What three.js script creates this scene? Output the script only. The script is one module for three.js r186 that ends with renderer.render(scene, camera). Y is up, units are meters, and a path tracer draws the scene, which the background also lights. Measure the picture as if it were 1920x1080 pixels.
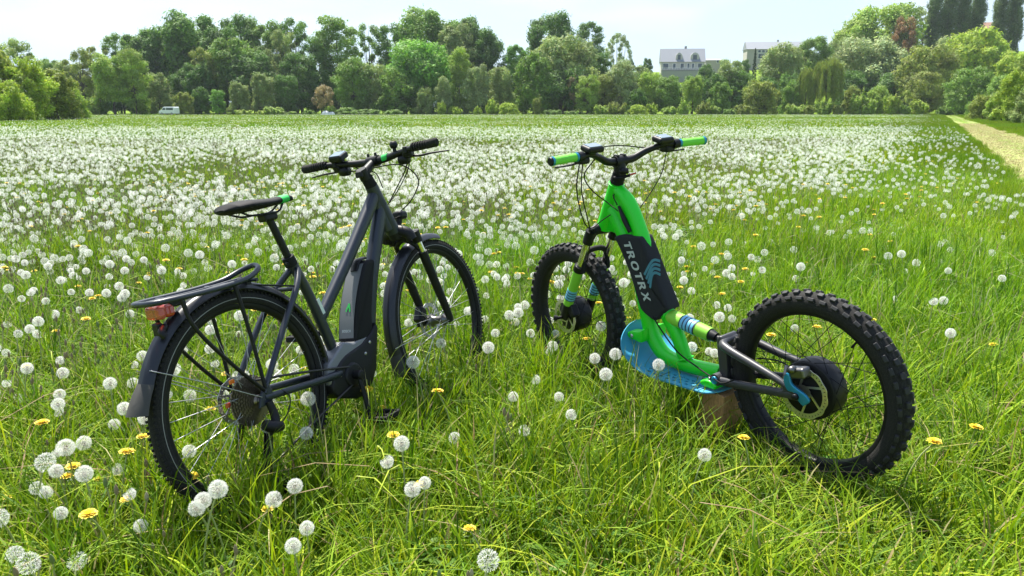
import * as THREE from 'three';
import { mergeGeometries, toCreasedNormals } from 'three/addons/utils/BufferGeometryUtils.js';
import { RoundedBoxGeometry } from 'three/addons/geometries/RoundedBoxGeometry.js';
import { TextGeometry } from 'three/addons/geometries/TextGeometry.js';
import { FontLoader } from 'three/addons/loaders/FontLoader.js';
import { ImprovedNoise } from 'three/addons/math/ImprovedNoise.js';

// ---------------------------------------------------------------- camera, sky, sun, exposure
const scene = new THREE.Scene();
const EYE = 1.297, PITCH = Math.atan((540 - 191.1) / 1506.2);
const camera = new THREE.PerspectiveCamera(2 * Math.atan(540 / 1506.2) * 180 / Math.PI, 16 / 9, 0.05, 1500);
camera.position.set(0, EYE, 0);
camera.rotation.set(-PITCH, 0, 0);
const renderer = new THREE.WebGLRenderer({ antialias: true });
renderer.setSize(1024, 576);
renderer.toneMapping = THREE.LinearToneMapping;
renderer.toneMappingExposure = 2.5;
renderer.shadowMap.enabled = true;

const SUN_AZ = -24 * Math.PI / 180, SUN_EL = 57 * Math.PI / 180;           // azimuth from straight ahead, to the left
const sunDir = new THREE.Vector3(Math.sin(SUN_AZ) * Math.cos(SUN_EL), Math.sin(SUN_EL), -Math.cos(SUN_AZ) * Math.cos(SUN_EL));
const lerp = (a, b, t) => a + (b - a) * t, clamp = (x, a, b) => Math.min(b, Math.max(a, x));
const smooth = (a, b, x) => { const t = clamp((x - a) / (b - a), 0, 1); return t * t * (3 - 2 * t); };
{
  const c1 = tileNoise(71, 40), c2 = tileNoise(72, 128), cloudN = (u, v) => 0.65 * c1(u * 1.0, v * 4) + 0.35 * c2(u, v * 3);
  const W = 1024, H = 512, data = new Float32Array(W * H * 4), d = new THREE.Vector3();
  for (let j = 0; j < H; j++) for (let i = 0; i < W; i++) {
    const el = ((j + 0.5) / H - 0.5) * Math.PI, ph = ((i + 0.5) / W - 0.5) * 2 * Math.PI;
    d.set(Math.cos(ph) * Math.cos(el), Math.sin(el), Math.sin(ph) * Math.cos(el));
    const s = Math.max(0, d.y), t = Math.pow(s, 0.55);
    const ang = Math.acos(Math.min(1, Math.max(-1, d.dot(sunDir)))), glow = 0.5 * Math.exp(-ang / 0.42) + 0.30 * Math.exp(-ang / 0.8);
    const k = (j * W + i) * 4;
    const cl = 0.05 * clamp(cloudN(i / W, j / H) * 1.7 - 0.75, 0, 1) * smooth(0, 0.04, s);
    data[k] = 0.275 + (0.05 - 0.275) * t + glow * 1.0 + cl * 1.5;
    data[k + 1] = 0.365 + (0.12 - 0.365) * t + glow * 0.97 + cl;
    data[k + 2] = 0.425 + (0.30 - 0.425) * t + glow * 0.88 + cl * 0.5;
    data[k + 3] = 1;
  }
  const sky = new THREE.DataTexture(data, W, H, THREE.RGBAFormat, THREE.FloatType);
  sky.mapping = THREE.EquirectangularReflectionMapping;
  sky.magFilter = sky.minFilter = THREE.LinearFilter;
  sky.needsUpdate = true;
  scene.background = sky;
  scene.environment = sky;
}
const sun = new THREE.DirectionalLight(new THREE.Color(1.0, 0.955, 0.86), 5.0);
sun.position.copy(sunDir).multiplyScalar(120);
sun.target.position.set(0, 0, -10);
scene.add(sun, sun.target);
sun.castShadow = true;
Object.assign(sun.shadow.camera, { left: -120, right: 120, top: 120, bottom: -120, near: 1, far: 500 });
sun.shadow.mapSize.set(4096, 4096);

// ---------------------------------------------------------------- helpers
function rng(a) { return () => { a |= 0; a = a + 0x6D2B79F5 | 0; let t = Math.imul(a ^ a >>> 15, 1 | a); t = t + Math.imul(t ^ t >>> 7, 61 | t) ^ t; return ((t ^ t >>> 14) >>> 0) / 4294967296; }; }
const V = (x, y, z) => new THREE.Vector3(x, y, z);
const noiser = new ImprovedNoise();
const noise = (x, y, z = 0.37) => noiser.noise(x + 31.7, y + 17.3, z);
const lin = (r, g, b) => new THREE.Color().setRGB(r, g, b);
const taken = {};
function numbered(name) { const n = taken[name] = (taken[name] ?? -1) + 1; return n ? `${name}_${String(n).padStart(3, '0')}` : name; }
function lit(o) { o.castShadow = true; o.receiveShadow = true; return o; }
function tag(o, label, category, group, kind) {
  if (label) o.userData.label = label;
  if (category) o.userData.category = category;
  if (group) o.userData.group = group;
  if (kind) o.userData.kind = kind;
  return o;
}
function tidy(g) {
  for (const k of Object.keys(g.attributes)) if (!['position', 'normal', 'uv', 'color'].includes(k)) g.deleteAttribute(k);
  const n = g.attributes.position.count;
  if (!g.attributes.uv) g.setAttribute('uv', new THREE.BufferAttribute(new Float32Array(n * 2), 2));
  if (!g.attributes.normal) g.computeVertexNormals();
  if (!g.index) g.setIndex([...Array(n).keys()]);
  return g;
}
const merge = list => { const l = list.flat(9).map(tidy); return l.length === 1 ? l[0] : mergeGeometries(l); };
function part(name, geos, m, parent) {
  const o = lit(new THREE.Mesh(Array.isArray(geos) ? merge(geos) : geos, m));
  o.name = parent === scene ? numbered(name) : name;
  parent.add(o);
  return o;
}
function group(name, parent) { const o = new THREE.Group(); o.name = parent === scene ? numbered(name) : name; parent.add(o); return o; }
// a tube along points with a radius (or [in-plane, lateral] radii) at each point
function sweep(pts, r, { n, k = 10, up = [0, 0, 1], straight = false, closed = false, cap = true, sq = 1 } = {}) {
  const P = pts.map(p => V(...p)), m = P.length;
  const rad = i => { const v = Array.isArray(r) ? r[i] : r; return Array.isArray(v) ? v : [v, v]; };
  if (!n) n = straight ? m - 1 : m === 2 ? 1 : (m - 1) * 7;
  const curve = straight || m === 2 ? null : new THREE.CatmullRomCurve3(P, closed, 'centripetal');
  const C = [], R = [];
  for (let i = 0; i <= n; i++) {
    const t = i / n, f = t * (closed ? m : m - 1), a = Math.min(Math.floor(f), (closed ? m : m - 1) - 1), w = f - a;
    C.push(curve ? curve.getPoint(t) : P[a].clone().lerp(P[a + 1], w));
    const q0 = rad(a % m), q1 = rad((a + 1) % m);
    R.push([lerp(q0[0], q1[0], w), lerp(q0[1], q1[1], w)]);
  }
  const pos = [], uv = [], idx = [], B = V(...up), T = V(), N = V();
  let len = 0;
  const pw = x => Math.sign(x) * Math.pow(Math.abs(x), sq);
  for (let i = 0; i <= n; i++) {
    T.copy(C[Math.min(i + 1, n)]).sub(C[Math.max(i - 1, 0)]);
    if (closed && (i === 0 || i === n)) T.copy(C[1]).sub(C[n - 1]);
    T.normalize();
    if (i) len += C[i].distanceTo(C[i - 1]);
    B.addScaledVector(T, -B.dot(T));
    if (B.lengthSq() < 1e-6) B.set(0, 1, 0).addScaledVector(T, -T.y);
    B.normalize(); N.crossVectors(B, T);
    for (let j = 0; j <= k; j++) {
      const a = j / k * 2 * Math.PI, c = pw(Math.cos(a)) * R[i][0], s = pw(Math.sin(a)) * R[i][1];
      pos.push(C[i].x + N.x * c + B.x * s, C[i].y + N.y * c + B.y * s, C[i].z + N.z * c + B.z * s);
      uv.push(j / k * 6.28 * R[i][0], len);
    }
  }
  const w = k + 1;
  for (let i = 0; i < n; i++) for (let j = 0; j < k; j++) { const a = i * w + j; idx.push(a, a + w, a + 1, a + 1, a + w, a + w + 1); }
  if (cap && !closed) for (const i of [0, n]) {
    const b = pos.length / 3;
    for (let j = 0; j < k; j++) { const q = (i * w + j) * 3; pos.push(pos[q], pos[q + 1], pos[q + 2]); uv.push(0, 0); }
    pos.push(C[i].x, C[i].y, C[i].z); uv.push(0, 0);
    for (let j = 0; j < k; j++) { const j2 = (j + 1) % k; i ? idx.push(b + k, b + j2, b + j) : idx.push(b + k, b + j, b + j2); }
  }
  const g = new THREE.BufferGeometry();
  g.setAttribute('position', new THREE.Float32BufferAttribute(pos, 3));
  g.setAttribute('uv', new THREE.Float32BufferAttribute(uv, 2));
  g.setIndex(idx); g.computeVertexNormals();
  // close the seam of normals
  const nr = g.attributes.normal;
  for (let i = 0; i <= n; i++) { const a = i * w, b = a + k, x = nr.getX(a) + nr.getX(b), y = nr.getY(a) + nr.getY(b), z = nr.getZ(a) + nr.getZ(b), l = Math.hypot(x, y, z) || 1; nr.setXYZ(a, x / l, y / l, z / l); nr.setXYZ(b, x / l, y / l, z / l); }
  return g;
}
const bar = (p, q, r, r2 = r, k = 10) => sweep([p, q], [r, r2], { k });
// a body of revolution about the z axis: [radius, z] pairs
const turn = (prof, n = 48, cx = 0, cy = 0, cz = 0) => { const g = new THREE.LatheGeometry(prof.map(p => new THREE.Vector2(Math.max(p[0], 1e-4), p[1])), n); g.rotateX(Math.PI / 2); return g.translate(cx, cy, cz); };
const rbox = (cx, cy, cz, sx, sy, sz, r = 0.004, rot) => { const g = new RoundedBoxGeometry(sx, sy, sz, 2, Math.min(r, sx / 2.01, sy / 2.01, sz / 2.01)); if (rot) g.applyMatrix4(new THREE.Matrix4().makeRotationFromEuler(new THREE.Euler(...rot))); return g.translate(cx, cy, cz); };
const box = (cx, cy, cz, sx, sy, sz, rot) => { const g = new THREE.BoxGeometry(sx, sy, sz); if (rot) g.applyMatrix4(new THREE.Matrix4().makeRotationFromEuler(new THREE.Euler(...rot))); return g.translate(cx, cy, cz); };
function plate(poly, z0, z1, bevel = 0.006, round = true) {          // outline in x,y, thick along z
  const s = new THREE.Shape(round ? new THREE.SplineCurve([...poly, poly[0]].map(p => new THREE.Vector2(...p))).getPoints(poly.length * 5) : poly.map(p => new THREE.Vector2(...p)));
  const g = new THREE.ExtrudeGeometry(s, { depth: Math.max(z1 - z0 - 2 * bevel, 0.0005), bevelEnabled: bevel > 0, bevelSize: bevel, bevelThickness: bevel, bevelOffset: -bevel, bevelSegments: 3, curveSegments: 8 });
  return toCreasedNormals(g.translate(0, 0, z0 + bevel), 0.6);
}
function std(color, roughness = 0.6, extra = {}) { return new THREE.MeshPhysicalMaterial({ color: Array.isArray(color) ? lin(...color) : color, roughness, side: THREE.DoubleSide, ...extra }); }
function tex(w, h, fn, srgb = true) {
  const d = new Uint8Array(w * h * 4);
  for (let j = 0; j < h; j++) for (let i = 0; i < w; i++) { const c = fn(i / w, j / h), k = (j * w + i) * 4; for (let q = 0; q < 3; q++) d[k + q] = clamp(Math.round((srgb ? Math.pow(clamp(c[q], 0, 1), 1 / 2.2) : c[q]) * 255), 0, 255); d[k + 3] = 255; }
  const t = new THREE.DataTexture(d, w, h); t.wrapS = t.wrapT = THREE.RepeatWrapping; t.magFilter = THREE.LinearFilter; t.minFilter = THREE.LinearMipmapLinearFilter; t.generateMipmaps = true;
  if (srgb) t.colorSpace = THREE.SRGBColorSpace; t.needsUpdate = true; return t;
}
// tileable value noise for textures
function tileNoise(seed, cells) { const r = rng(seed), g = Array.from({ length: cells * cells }, r); return (u, v) => { const x = u * cells, y = v * cells, i = Math.floor(x), j = Math.floor(y), f = x - i, h = y - j, a = f * f * (3 - 2 * f), b = h * h * (3 - 2 * h), q = (p, s) => g[((s % cells + cells) % cells) * cells + (p % cells + cells) % cells]; return lerp(lerp(q(i, j), q(i + 1, j), a), lerp(q(i, j + 1), q(i + 1, j + 1), a), b); }; }

// ---------------------------------------------------------------- the lie of the land
// distances ahead are d = -z. The field falls gently away, a hill rises beyond the trees on the right.
function groundY(x, z) {
  const d = -z;
  const y = -1.28 * clamp((d - 10) / 160, 0, 1);
  const hill = smooth(185, 300, d) * smooth(-40, 40, x) * 13 + smooth(170, 260, d) * smooth(70, 130, x) * 7;
  return y + hill + 0.02 * noise(x * 0.25, z * 0.25);
}
// the mown track runs straight away to the right
const PATH_O = [8.8, 14.0], PATH_D = [0.457, 0.8895];
const pathSide = (x, d) => { const a = x - PATH_O[0], b = d - PATH_O[1]; return a * PATH_D[1] - b * PATH_D[0]; };   // metres to the right of the track's left edge
const PATH_W = 2.2;

const field = (() => {
  const xs = [], zs = [];
  for (let x = -220; x <= 260; x += (Math.abs(x) < 20 ? 1 : Math.abs(x) < 60 ? 4 : 10)) xs.push(x);
  for (let z = 12; z >= -420; z -= (z > -30 ? 1 : z > -80 ? 4 : 8)) zs.push(z);
  const pos = [], uv = [], idx = [];
  for (const z of zs) for (const x of xs) { pos.push(x, groundY(x, z), z); uv.push(x / 3.1, z / 3.1); }
  const w = xs.length;
  for (let j = 0; j < zs.length - 1; j++) for (let i = 0; i < w - 1; i++) { const a = j * w + i; idx.push(a, a + 1, a + w, a + 1, a + w + 1, a + w); }
  const g = new THREE.BufferGeometry();
  g.setAttribute('position', new THREE.Float32BufferAttribute(pos, 3)); g.setAttribute('uv', new THREE.Float32BufferAttribute(uv, 2)); g.setIndex(idx); g.computeVertexNormals();
  const n1 = tileNoise(3, 96), n2 = tileNoise(4, 17), n3 = tileNoise(5, 256);
  const map = tex(1024, 1024, (u, v) => { const a = n1(u, v), b = n2(u, v), c = n3(u, v), k = 0.55 + 0.5 * c + 0.3 * a; const s = smooth(0.62, 0.9, b * 0.5 + a * 0.5); return [lerp(0.135, 0.15, s) * k, lerp(0.220, 0.19, s) * k, lerp(0.010, 0.02, s) * k]; });
  const bump = tex(512, 512, (u, v) => { const a = n3(u, v) * 0.6 + n1(u, v) * 0.4; return [a, a, a]; }, false);
  const o = part('meadow_ground', g, std([1, 1, 1], 0.95, { map, bumpMap: bump, bumpScale: 0.03, specularIntensity: 0.2 }), scene);
  tag(o, 'gently falling meadow soil under grass and dandelions', 'ground', null, 'structure');
  return o;
})();
{ // the mown track: cut straw on two wheel lines with a greener strip between
  const pos = [], uv = [], idx = [], N = 15, steps = [];
  for (let s = -14; s < 215; s += s < 60 ? 0.8 : 4) steps.push(s);
  for (const s of steps) for (let i = 0; i <= N; i++) {
    const wob = 0.12 * noise(s * 0.4, i < N / 2 ? 3 : 9), t = (i / N) * (PATH_W + 0.3) - 0.15 + (i === 0 || i === N ? wob : 0);
    const x = PATH_O[0] + PATH_D[0] * s + PATH_D[1] * t, d = PATH_O[1] + PATH_D[1] * s - PATH_D[0] * t;
    pos.push(x, groundY(x, -d) + 0.012, -d); uv.push(i / N, s / 6);
  }
  for (let j = 0; j < steps.length - 1; j++) for (let i = 0; i < N; i++) { const a = j * (N + 1) + i; idx.push(a, a + 1, a + N + 1, a + 1, a + N + 2, a + N + 1); }
  const g = new THREE.BufferGeometry();
  g.setAttribute('position', new THREE.Float32BufferAttribute(pos, 3)); g.setAttribute('uv', new THREE.Float32BufferAttribute(uv, 2)); g.setIndex(idx); g.computeVertexNormals();
  if (g.attributes.normal.getY(40) < 0) { g.index.array.reverse(); g.computeVertexNormals(); }
  const n1 = tileNoise(13, 120), n2 = tileNoise(14, 20), n3 = tileNoise(15, 250);
  const map = tex(512, 1024, (u, v) => {
    const a = n1(u, v), b = n2(u, v), c = n3(u, v);
    const strip = Math.exp(-(((u - 0.5) / 0.1) ** 2)) * 0.75 + smooth(0.12, 0.0, u) * 0.8 + smooth(0.9, 1, u) * 0.8;
    const gr = clamp(strip * (0.6 + b) + 0.22 + (a - 0.5) * 0.9 + (b - 0.5) * 0.6, 0, 1), k = 0.72 + 0.35 * c + 0.2 * (b - 0.5);
    return [lerp(0.33, 0.17, gr) * k, lerp(0.345, 0.27, gr) * k, lerp(0.13, 0.03, gr) * k];
  });
  tag(part('mown_track', g, std([1, 1, 1], 0.95, { map, specularIntensity: 0.2 }), scene), 'straw coloured mown track running along the meadow edge', 'track', null, 'structure');
}

// ---------------------------------------------------------------- trees
// a spot on the land given by how far it is ahead and its bearing; height by the angle at which its top stands above the eye line
const F0 = 1506.2, SINP = Math.sin(PITCH), COSP = Math.cos(PITCH);
function spot(u, v, d) { const x = (u - 960) / F0, y = (540 - v) / F0, k = d / (COSP + y * SINP); return V(x * k, EYE + (y * COSP - SINP) * k, -d); }
const leafM = (r, g, b) => new THREE.MeshPhysicalMaterial({ color: lin(r, g, b), roughness: 0.75, side: THREE.DoubleSide, transmission: 0.5, thickness: 0, vertexColors: true, specularIntensity: 0.4 });
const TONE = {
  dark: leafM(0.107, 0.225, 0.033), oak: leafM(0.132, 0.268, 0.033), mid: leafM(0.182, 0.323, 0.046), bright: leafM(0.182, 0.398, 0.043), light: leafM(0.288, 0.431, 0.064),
  grey: leafM(0.268, 0.366, 0.125), silver: leafM(0.321, 0.419, 0.188), olive: leafM(0.250, 0.323, 0.056), yellow: leafM(0.330, 0.462, 0.046), rust: leafM(0.305, 0.192, 0.085), pink: leafM(0.350, 0.305, 0.169),
  poplar: leafM(0.128, 0.215, 0.068), willow: leafM(0.266, 0.350, 0.068), spruce: leafM(0.046, 0.086, 0.033),
};
const bark = std([0.075, 0.062, 0.048], 0.95), barkPale = std([0.14, 0.12, 0.095], 0.95);
// leaves as small bent cards; each entry of lobes is [x, y, z, radius x, radius y, count]
function leafCards(seed, lobes, size, { hang = 0, fill = 0.35, flat = 0.5 } = {}) {
  const r = rng(seed), pos = [], col = [], idx = [], a = V(), b = V(), n = V(), up = V(0, 1, 0);
  for (const [lx, ly, lz, rx, ry, count] of lobes) {
    const tint = 0.8 + 0.4 * r();
    for (let i = 0; i < count; i++) {
      let x, y, z, l; do { x = r() * 2 - 1; y = r() * 2 - 1; z = r() * 2 - 1; l = Math.hypot(x, y, z); } while (l > 1 || l < 0.05);
      const rr = r() < fill ? Math.pow(r(), 0.5) : 0.66 + 0.75 * r() * r(); x *= rr / l; y *= rr / l; z *= rr / l;
      const px = lx + x * rx, py = ly + y * ry, pz = lz + z * rx, s = size * (0.6 + 0.8 * r());
      n.set(x + (r() - 0.5) * 1.8, y + flat + (r() - 0.5) * 1.6, z + (r() - 0.5) * 1.8).normalize();
      a.crossVectors(n, Math.abs(n.y) > 0.95 ? V(1, 0, 0) : up).normalize(); b.crossVectors(n, a);
      if (hang) { b.lerp(V(0, -1, 0), hang).normalize(); a.crossVectors(b, n).normalize(); }
      const t = r() * 6.28, ca = Math.cos(t), sa = Math.sin(t), k = pos.length / 3, c = tint * (0.72 + 0.56 * r()), w = hang ? 0.30 : 0.62, h = hang ? 1.7 : 1;
      const ux = hang ? a.x : a.x * ca + b.x * sa, uy = hang ? a.y : a.y * ca + b.y * sa, uz = hang ? a.z : a.z * ca + b.z * sa, vx = hang ? b.x : -a.x * sa + b.x * ca, vy = hang ? b.y : -a.y * sa + b.y * ca, vz = hang ? b.z : -a.z * sa + b.z * ca;
      const yl = 0.9 + 0.3 * r(), sx = (r() - 0.5) * size * 2.4, sy = (r() - 0.5) * size * 2.4, sz = (r() - 0.5) * size * 2.4;
      for (const [p, q, o] of [[-w, 0.25, 0.1], [0.1, -h, 0], [w, 0.1, 0.1]]) pos.push(px + s * (ux * p + vx * q) - n.x * o * s, py + s * (uy * p + vy * q) - n.y * o * s, pz + s * (uz * p + vz * q) - n.z * o * s);
      for (const [p, q, o] of [[-w * 0.9, 0.2, 0], [w * 0.8, -0.2, 0.2], [-0.1, h, 0]]) pos.push(px + sx + s * (ux * p + vx * q) + n.x * o * s, py + sy + s * (uy * p + vy * q) + n.y * o * s, pz + sz + s * (uz * p + vz * q) + n.z * o * s);
      const c2 = c * (0.8 + 0.4 * r());
      for (let j = 0; j < 6; j++) { const e = j < 3 ? c : c2; col.push(e * yl, e, e * (1.9 - yl)); }
      idx.push(k, k + 1, k + 2, k + 3, k + 4, k + 5);
    }
  }
  const g = new THREE.BufferGeometry();
  g.setAttribute('position', new THREE.Float32BufferAttribute(pos, 3)); g.setAttribute('color', new THREE.Float32BufferAttribute(col, 3)); g.setIndex(idx); g.computeVertexNormals();
  g.setAttribute('uv', new THREE.BufferAttribute(new Float32Array(pos.length / 3 * 2), 2));
  return g;
}
// each kind has a few prototypes of unit height (1) and unit spread (crown diameter 1); returns { crown, trunk }
function limbs(seed, base, top, ends, r0) {
  const r = rng(seed), out = [sweep([[0, -0.02, 0], [(r() - 0.5) * 0.03, base * 0.5, (r() - 0.5) * 0.03], [(r() - 0.5) * 0.05, base, 0], [(r() - 0.5) * 0.08, (base + top) / 2, (r() - 0.5) * 0.08], [0, top, 0]], [r0 * 1.35, r0, r0 * 0.85, r0 * 0.5, r0 * 0.12], { k: 7, n: 10 })];
  for (const e of ends) { const f = 0.25 + 0.5 * r(), s = [0, lerp(base * 0.85, top * 0.75, f * 0.6), 0]; out.push(sweep([s, [lerp(s[0], e[0], 0.45), lerp(s[1], e[1], 0.35), lerp(s[2], e[2], 0.45)], e], [r0 * 0.45, r0 * 0.28, r0 * 0.06], { k: 5, n: 6 })); }
  return merge(out);
}
const protos = {};
function proto(kind, variant, asp) {
  const key = kind + variant + '_' + asp; if (protos[key]) return protos[key];
  const many = kind === 'poplar' ? 2.2 : kind === 'twiggy' ? 1.6 : 1.25, YS = asp, seed = variant * 97 + Math.round(asp * 4) * 31 + kind.length * 1013 + kind.charCodeAt(1) * 7, r = rng(seed), L = [], ends = [];
  let size = 0.025, opt = {}, trunk;
  const put = (x, y, z, rx, ry, c) => { L.push([x, y, z, rx, ry, c]); ends.push([x * 0.9, y - ry * 0.2, z * 0.9]); };
  if (kind === 'broad') {                                  // oaks, maples: heaped domes of leaf
    for (let i = 0; i < 34; i++) { const a = i * 2.399 + r(), h = i / 34, q = Math.sqrt(1 - Math.pow(Math.abs(h * 1.5 - 0.62), 1.7)) * (0.26 + 0.14 * r()) + 0.02, s = 0.085 + 0.07 * r(); put(Math.cos(a) * q, 0.27 + 0.64 * h + 0.05 * (r() - 0.5), Math.sin(a) * q, s * 1.12, s * 0.82, 230); }
    put(0, 0.6, 0, 0.22, 0.24, 500); trunk = limbs(seed + 1, 0.3, 0.8, ends.slice(0, 14), 0.026); opt = { fill: 0.3 };
  } else if (kind === 'tall') {                            // tall narrow crowns clothed to the ground
    for (let i = 0; i < 32; i++) { const a = i * 2.399 + r(), h = i / 32, q = (0.24 + 0.14 * r()) * Math.pow(Math.sin(Math.PI * (0.12 + 0.80 * h)), 0.6), s = 0.10 + 0.06 * r(); put(Math.cos(a) * q, 0.13 + 0.80 * h, Math.sin(a) * q, s * 1.3, s * 0.62, 190); }
    trunk = limbs(seed + 1, 0.2, 0.95, ends.slice(0, 12), 0.022);
  } else if (kind === 'loose') {                           // open crowns with sky between the clumps
    for (let i = 0; i < 30; i++) { const a = i * 2.399 + r(), h = i / 30, q = (0.20 + 0.22 * r()) * Math.sqrt(Math.sin(Math.PI * (0.15 + 0.75 * h))), s = 0.06 + 0.055 * r(); put(Math.cos(a) * q, 0.28 + 0.66 * h, Math.sin(a) * q, s * 1.15, s * 0.85, 105); }
    trunk = limbs(seed + 1, 0.32, 0.9, ends, 0.022); opt = { fill: 0.5 };
  } else if (kind === 'bush') {                            // rounded shrubs and young willows, leafy to the ground
    for (let i = 0; i < 40; i++) { const a = i * 2.399 + r() * 1.4, h = i / 40, q = (0.18 + 0.22 * r()) * Math.sqrt(Math.max(0, 1 - h * h * 0.85)), s = 0.065 + 0.075 * r(); put(Math.cos(a) * q, 0.07 + 0.80 * h + 0.08 * (r() - 0.5), Math.sin(a) * q, s, s * (0.8 + 0.5 * r()), 135); }
    for (let i = 0; i < 12; i++) { const a = r() * 6.283, q = 0.30 * Math.sqrt(r()); L.push([Math.cos(a) * q, 0.84 - q * 0.7 + 0.1 * r(), Math.sin(a) * q, 0.035, 0.10, 45]); }
    put(0, 0.4, 0, 0.24, 0.3, 420); trunk = limbs(seed + 1, 0.12, 0.7, ends.slice(0, 10), 0.02); opt = { flat: 0.2 };
  } else if (kind === 'sprig') {                           // upright whippy shrubs
    for (let i = 0; i < 18; i++) { const a = i * 2.399, q = 0.34 * Math.sqrt(r()), h = 0.28 + 0.70 * r() * (1 - q * 1.2); L.push([Math.cos(a) * q * 0.8, h * 0.45, Math.sin(a) * q * 0.6, 0.10, h * 0.42, 100], [Math.cos(a) * q * 1.1, h * 0.85, Math.sin(a) * q * 1.1, 0.05, h * 0.26, 55]); ends.push([Math.cos(a) * q, h * 0.9, Math.sin(a) * q]); }
    trunk = limbs(seed + 1, 0.1, 0.5, ends.slice(0, 10), 0.014); size = 0.045;
  } else if (kind === 'poplar') {                          // columns
    for (let i = 0; i < 40; i++) { const a = i * 2.399 + r(), h = i / 40, q = 0.24 * Math.pow(Math.sin(Math.PI * (0.10 + 0.86 * h)), 0.55) * (0.6 + 0.5 * r()); L.push([Math.cos(a) * q, 0.07 + 0.88 * h, Math.sin(a) * q, 0.20, 0.065, 130]); }
    trunk = limbs(seed + 1, 0.1, 0.97, [], 0.05); size = 0.03; opt = { flat: 0 };
  } else if (kind === 'weeping') {                         // hanging curtains
    for (let i = 0; i < 46; i++) { const a = i * 2.399 + r(), q = 0.05 + 0.40 * Math.sqrt((i + 0.5) / 46), h = 0.92 - 0.55 * q * q - 0.1 * r(); L.push([Math.cos(a) * q * 0.8, h, Math.sin(a) * q * 0.8, 0.085, 0.06, 60], [Math.cos(a) * q, h * (0.58 + 0.12 * r()), Math.sin(a) * q, 0.05, h * (0.28 + 0.18 * r()), 150]); if (i % 4 === 0) ends.push([Math.cos(a) * q, h, Math.sin(a) * q]); }
    trunk = limbs(seed + 1, 0.35, 0.85, ends, 0.03); opt = { hang: 0.85 }; size = 0.026;
  } else if (kind === 'spruce') {
    for (let i = 0; i < 60; i++) { const a = i * 2.399, h = i / 60, q = 0.42 * (1 - h) * (0.55 + 0.45 * r()); L.push([Math.cos(a) * q, 0.06 + 0.92 * h, Math.sin(a) * q, 0.14 * (1.1 - h), 0.03, 60]); }
    trunk = limbs(seed + 1, 0.1, 0.99, [], 0.02); size = 0.035; opt = { hang: 0.3 };
  } else {                                                 // 'twiggy': fine branches fanned into a round head, thin leaf
    for (let i = 0; i < 60; i++) { const a = i * 2.399 + r(), e = Math.acos(1 - 1.35 * (i + 0.5) / 60), q = 0.45 * Math.sin(e), h = 0.52 + 0.42 * Math.cos(e); L.push([Math.cos(a) * q, h, Math.sin(a) * q, 0.07, 0.06, 55]); if (i % 2) ends.push([Math.cos(a) * q, h, Math.sin(a) * q]); }
    trunk = limbs(seed + 1, 0.3, 0.6, ends, 0.03); size = 0.020;
  }
  const squash = kind === 'weeping' || kind === 'sprig' || kind === 'poplar' ? YS : Math.pow(YS, 0.35);
  L.forEach(l => { l[5] = Math.round(l[5] * many * Math.pow(YS, 0.5)); l[1] *= YS; l[4] *= squash; });
  trunk.scale(1, YS, 1); trunk.computeVertexNormals();
  return protos[key] = { crown: leafCards(seed + 5, L, size, opt), trunk };
}
const turner = rng(77);
function tree(name, kind, tone, u, top, w, d, label, grp, base) {
  const p = spot(u, top, d), y0 = base ?? groundY(p.x, p.z), h = p.y - y0, s = w / F0 * d / COSP;
  const o = group(name, scene), asp = clamp(Math.round(h / s * 3) / 3, 0.67, 8), pr = proto(kind, Math.floor(turner() * 2), asp), rot = turner() * 6.28;
  o.position.set(p.x, y0, p.z); o.rotation.y = rot;
  for (const [n, g, m] of [['crown', pr.crown, TONE[tone]], ['trunk', pr.trunk, tone === 'silver' ? barkPale : bark]]) { const c = lit(new THREE.Mesh(g, m)); c.name = n; c.scale.set(s, h / asp, s); o.add(c); }
  return tag(o, label, kind === 'bush' || kind === 'sprig' ? 'shrub' : 'tree', grp);
}
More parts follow.
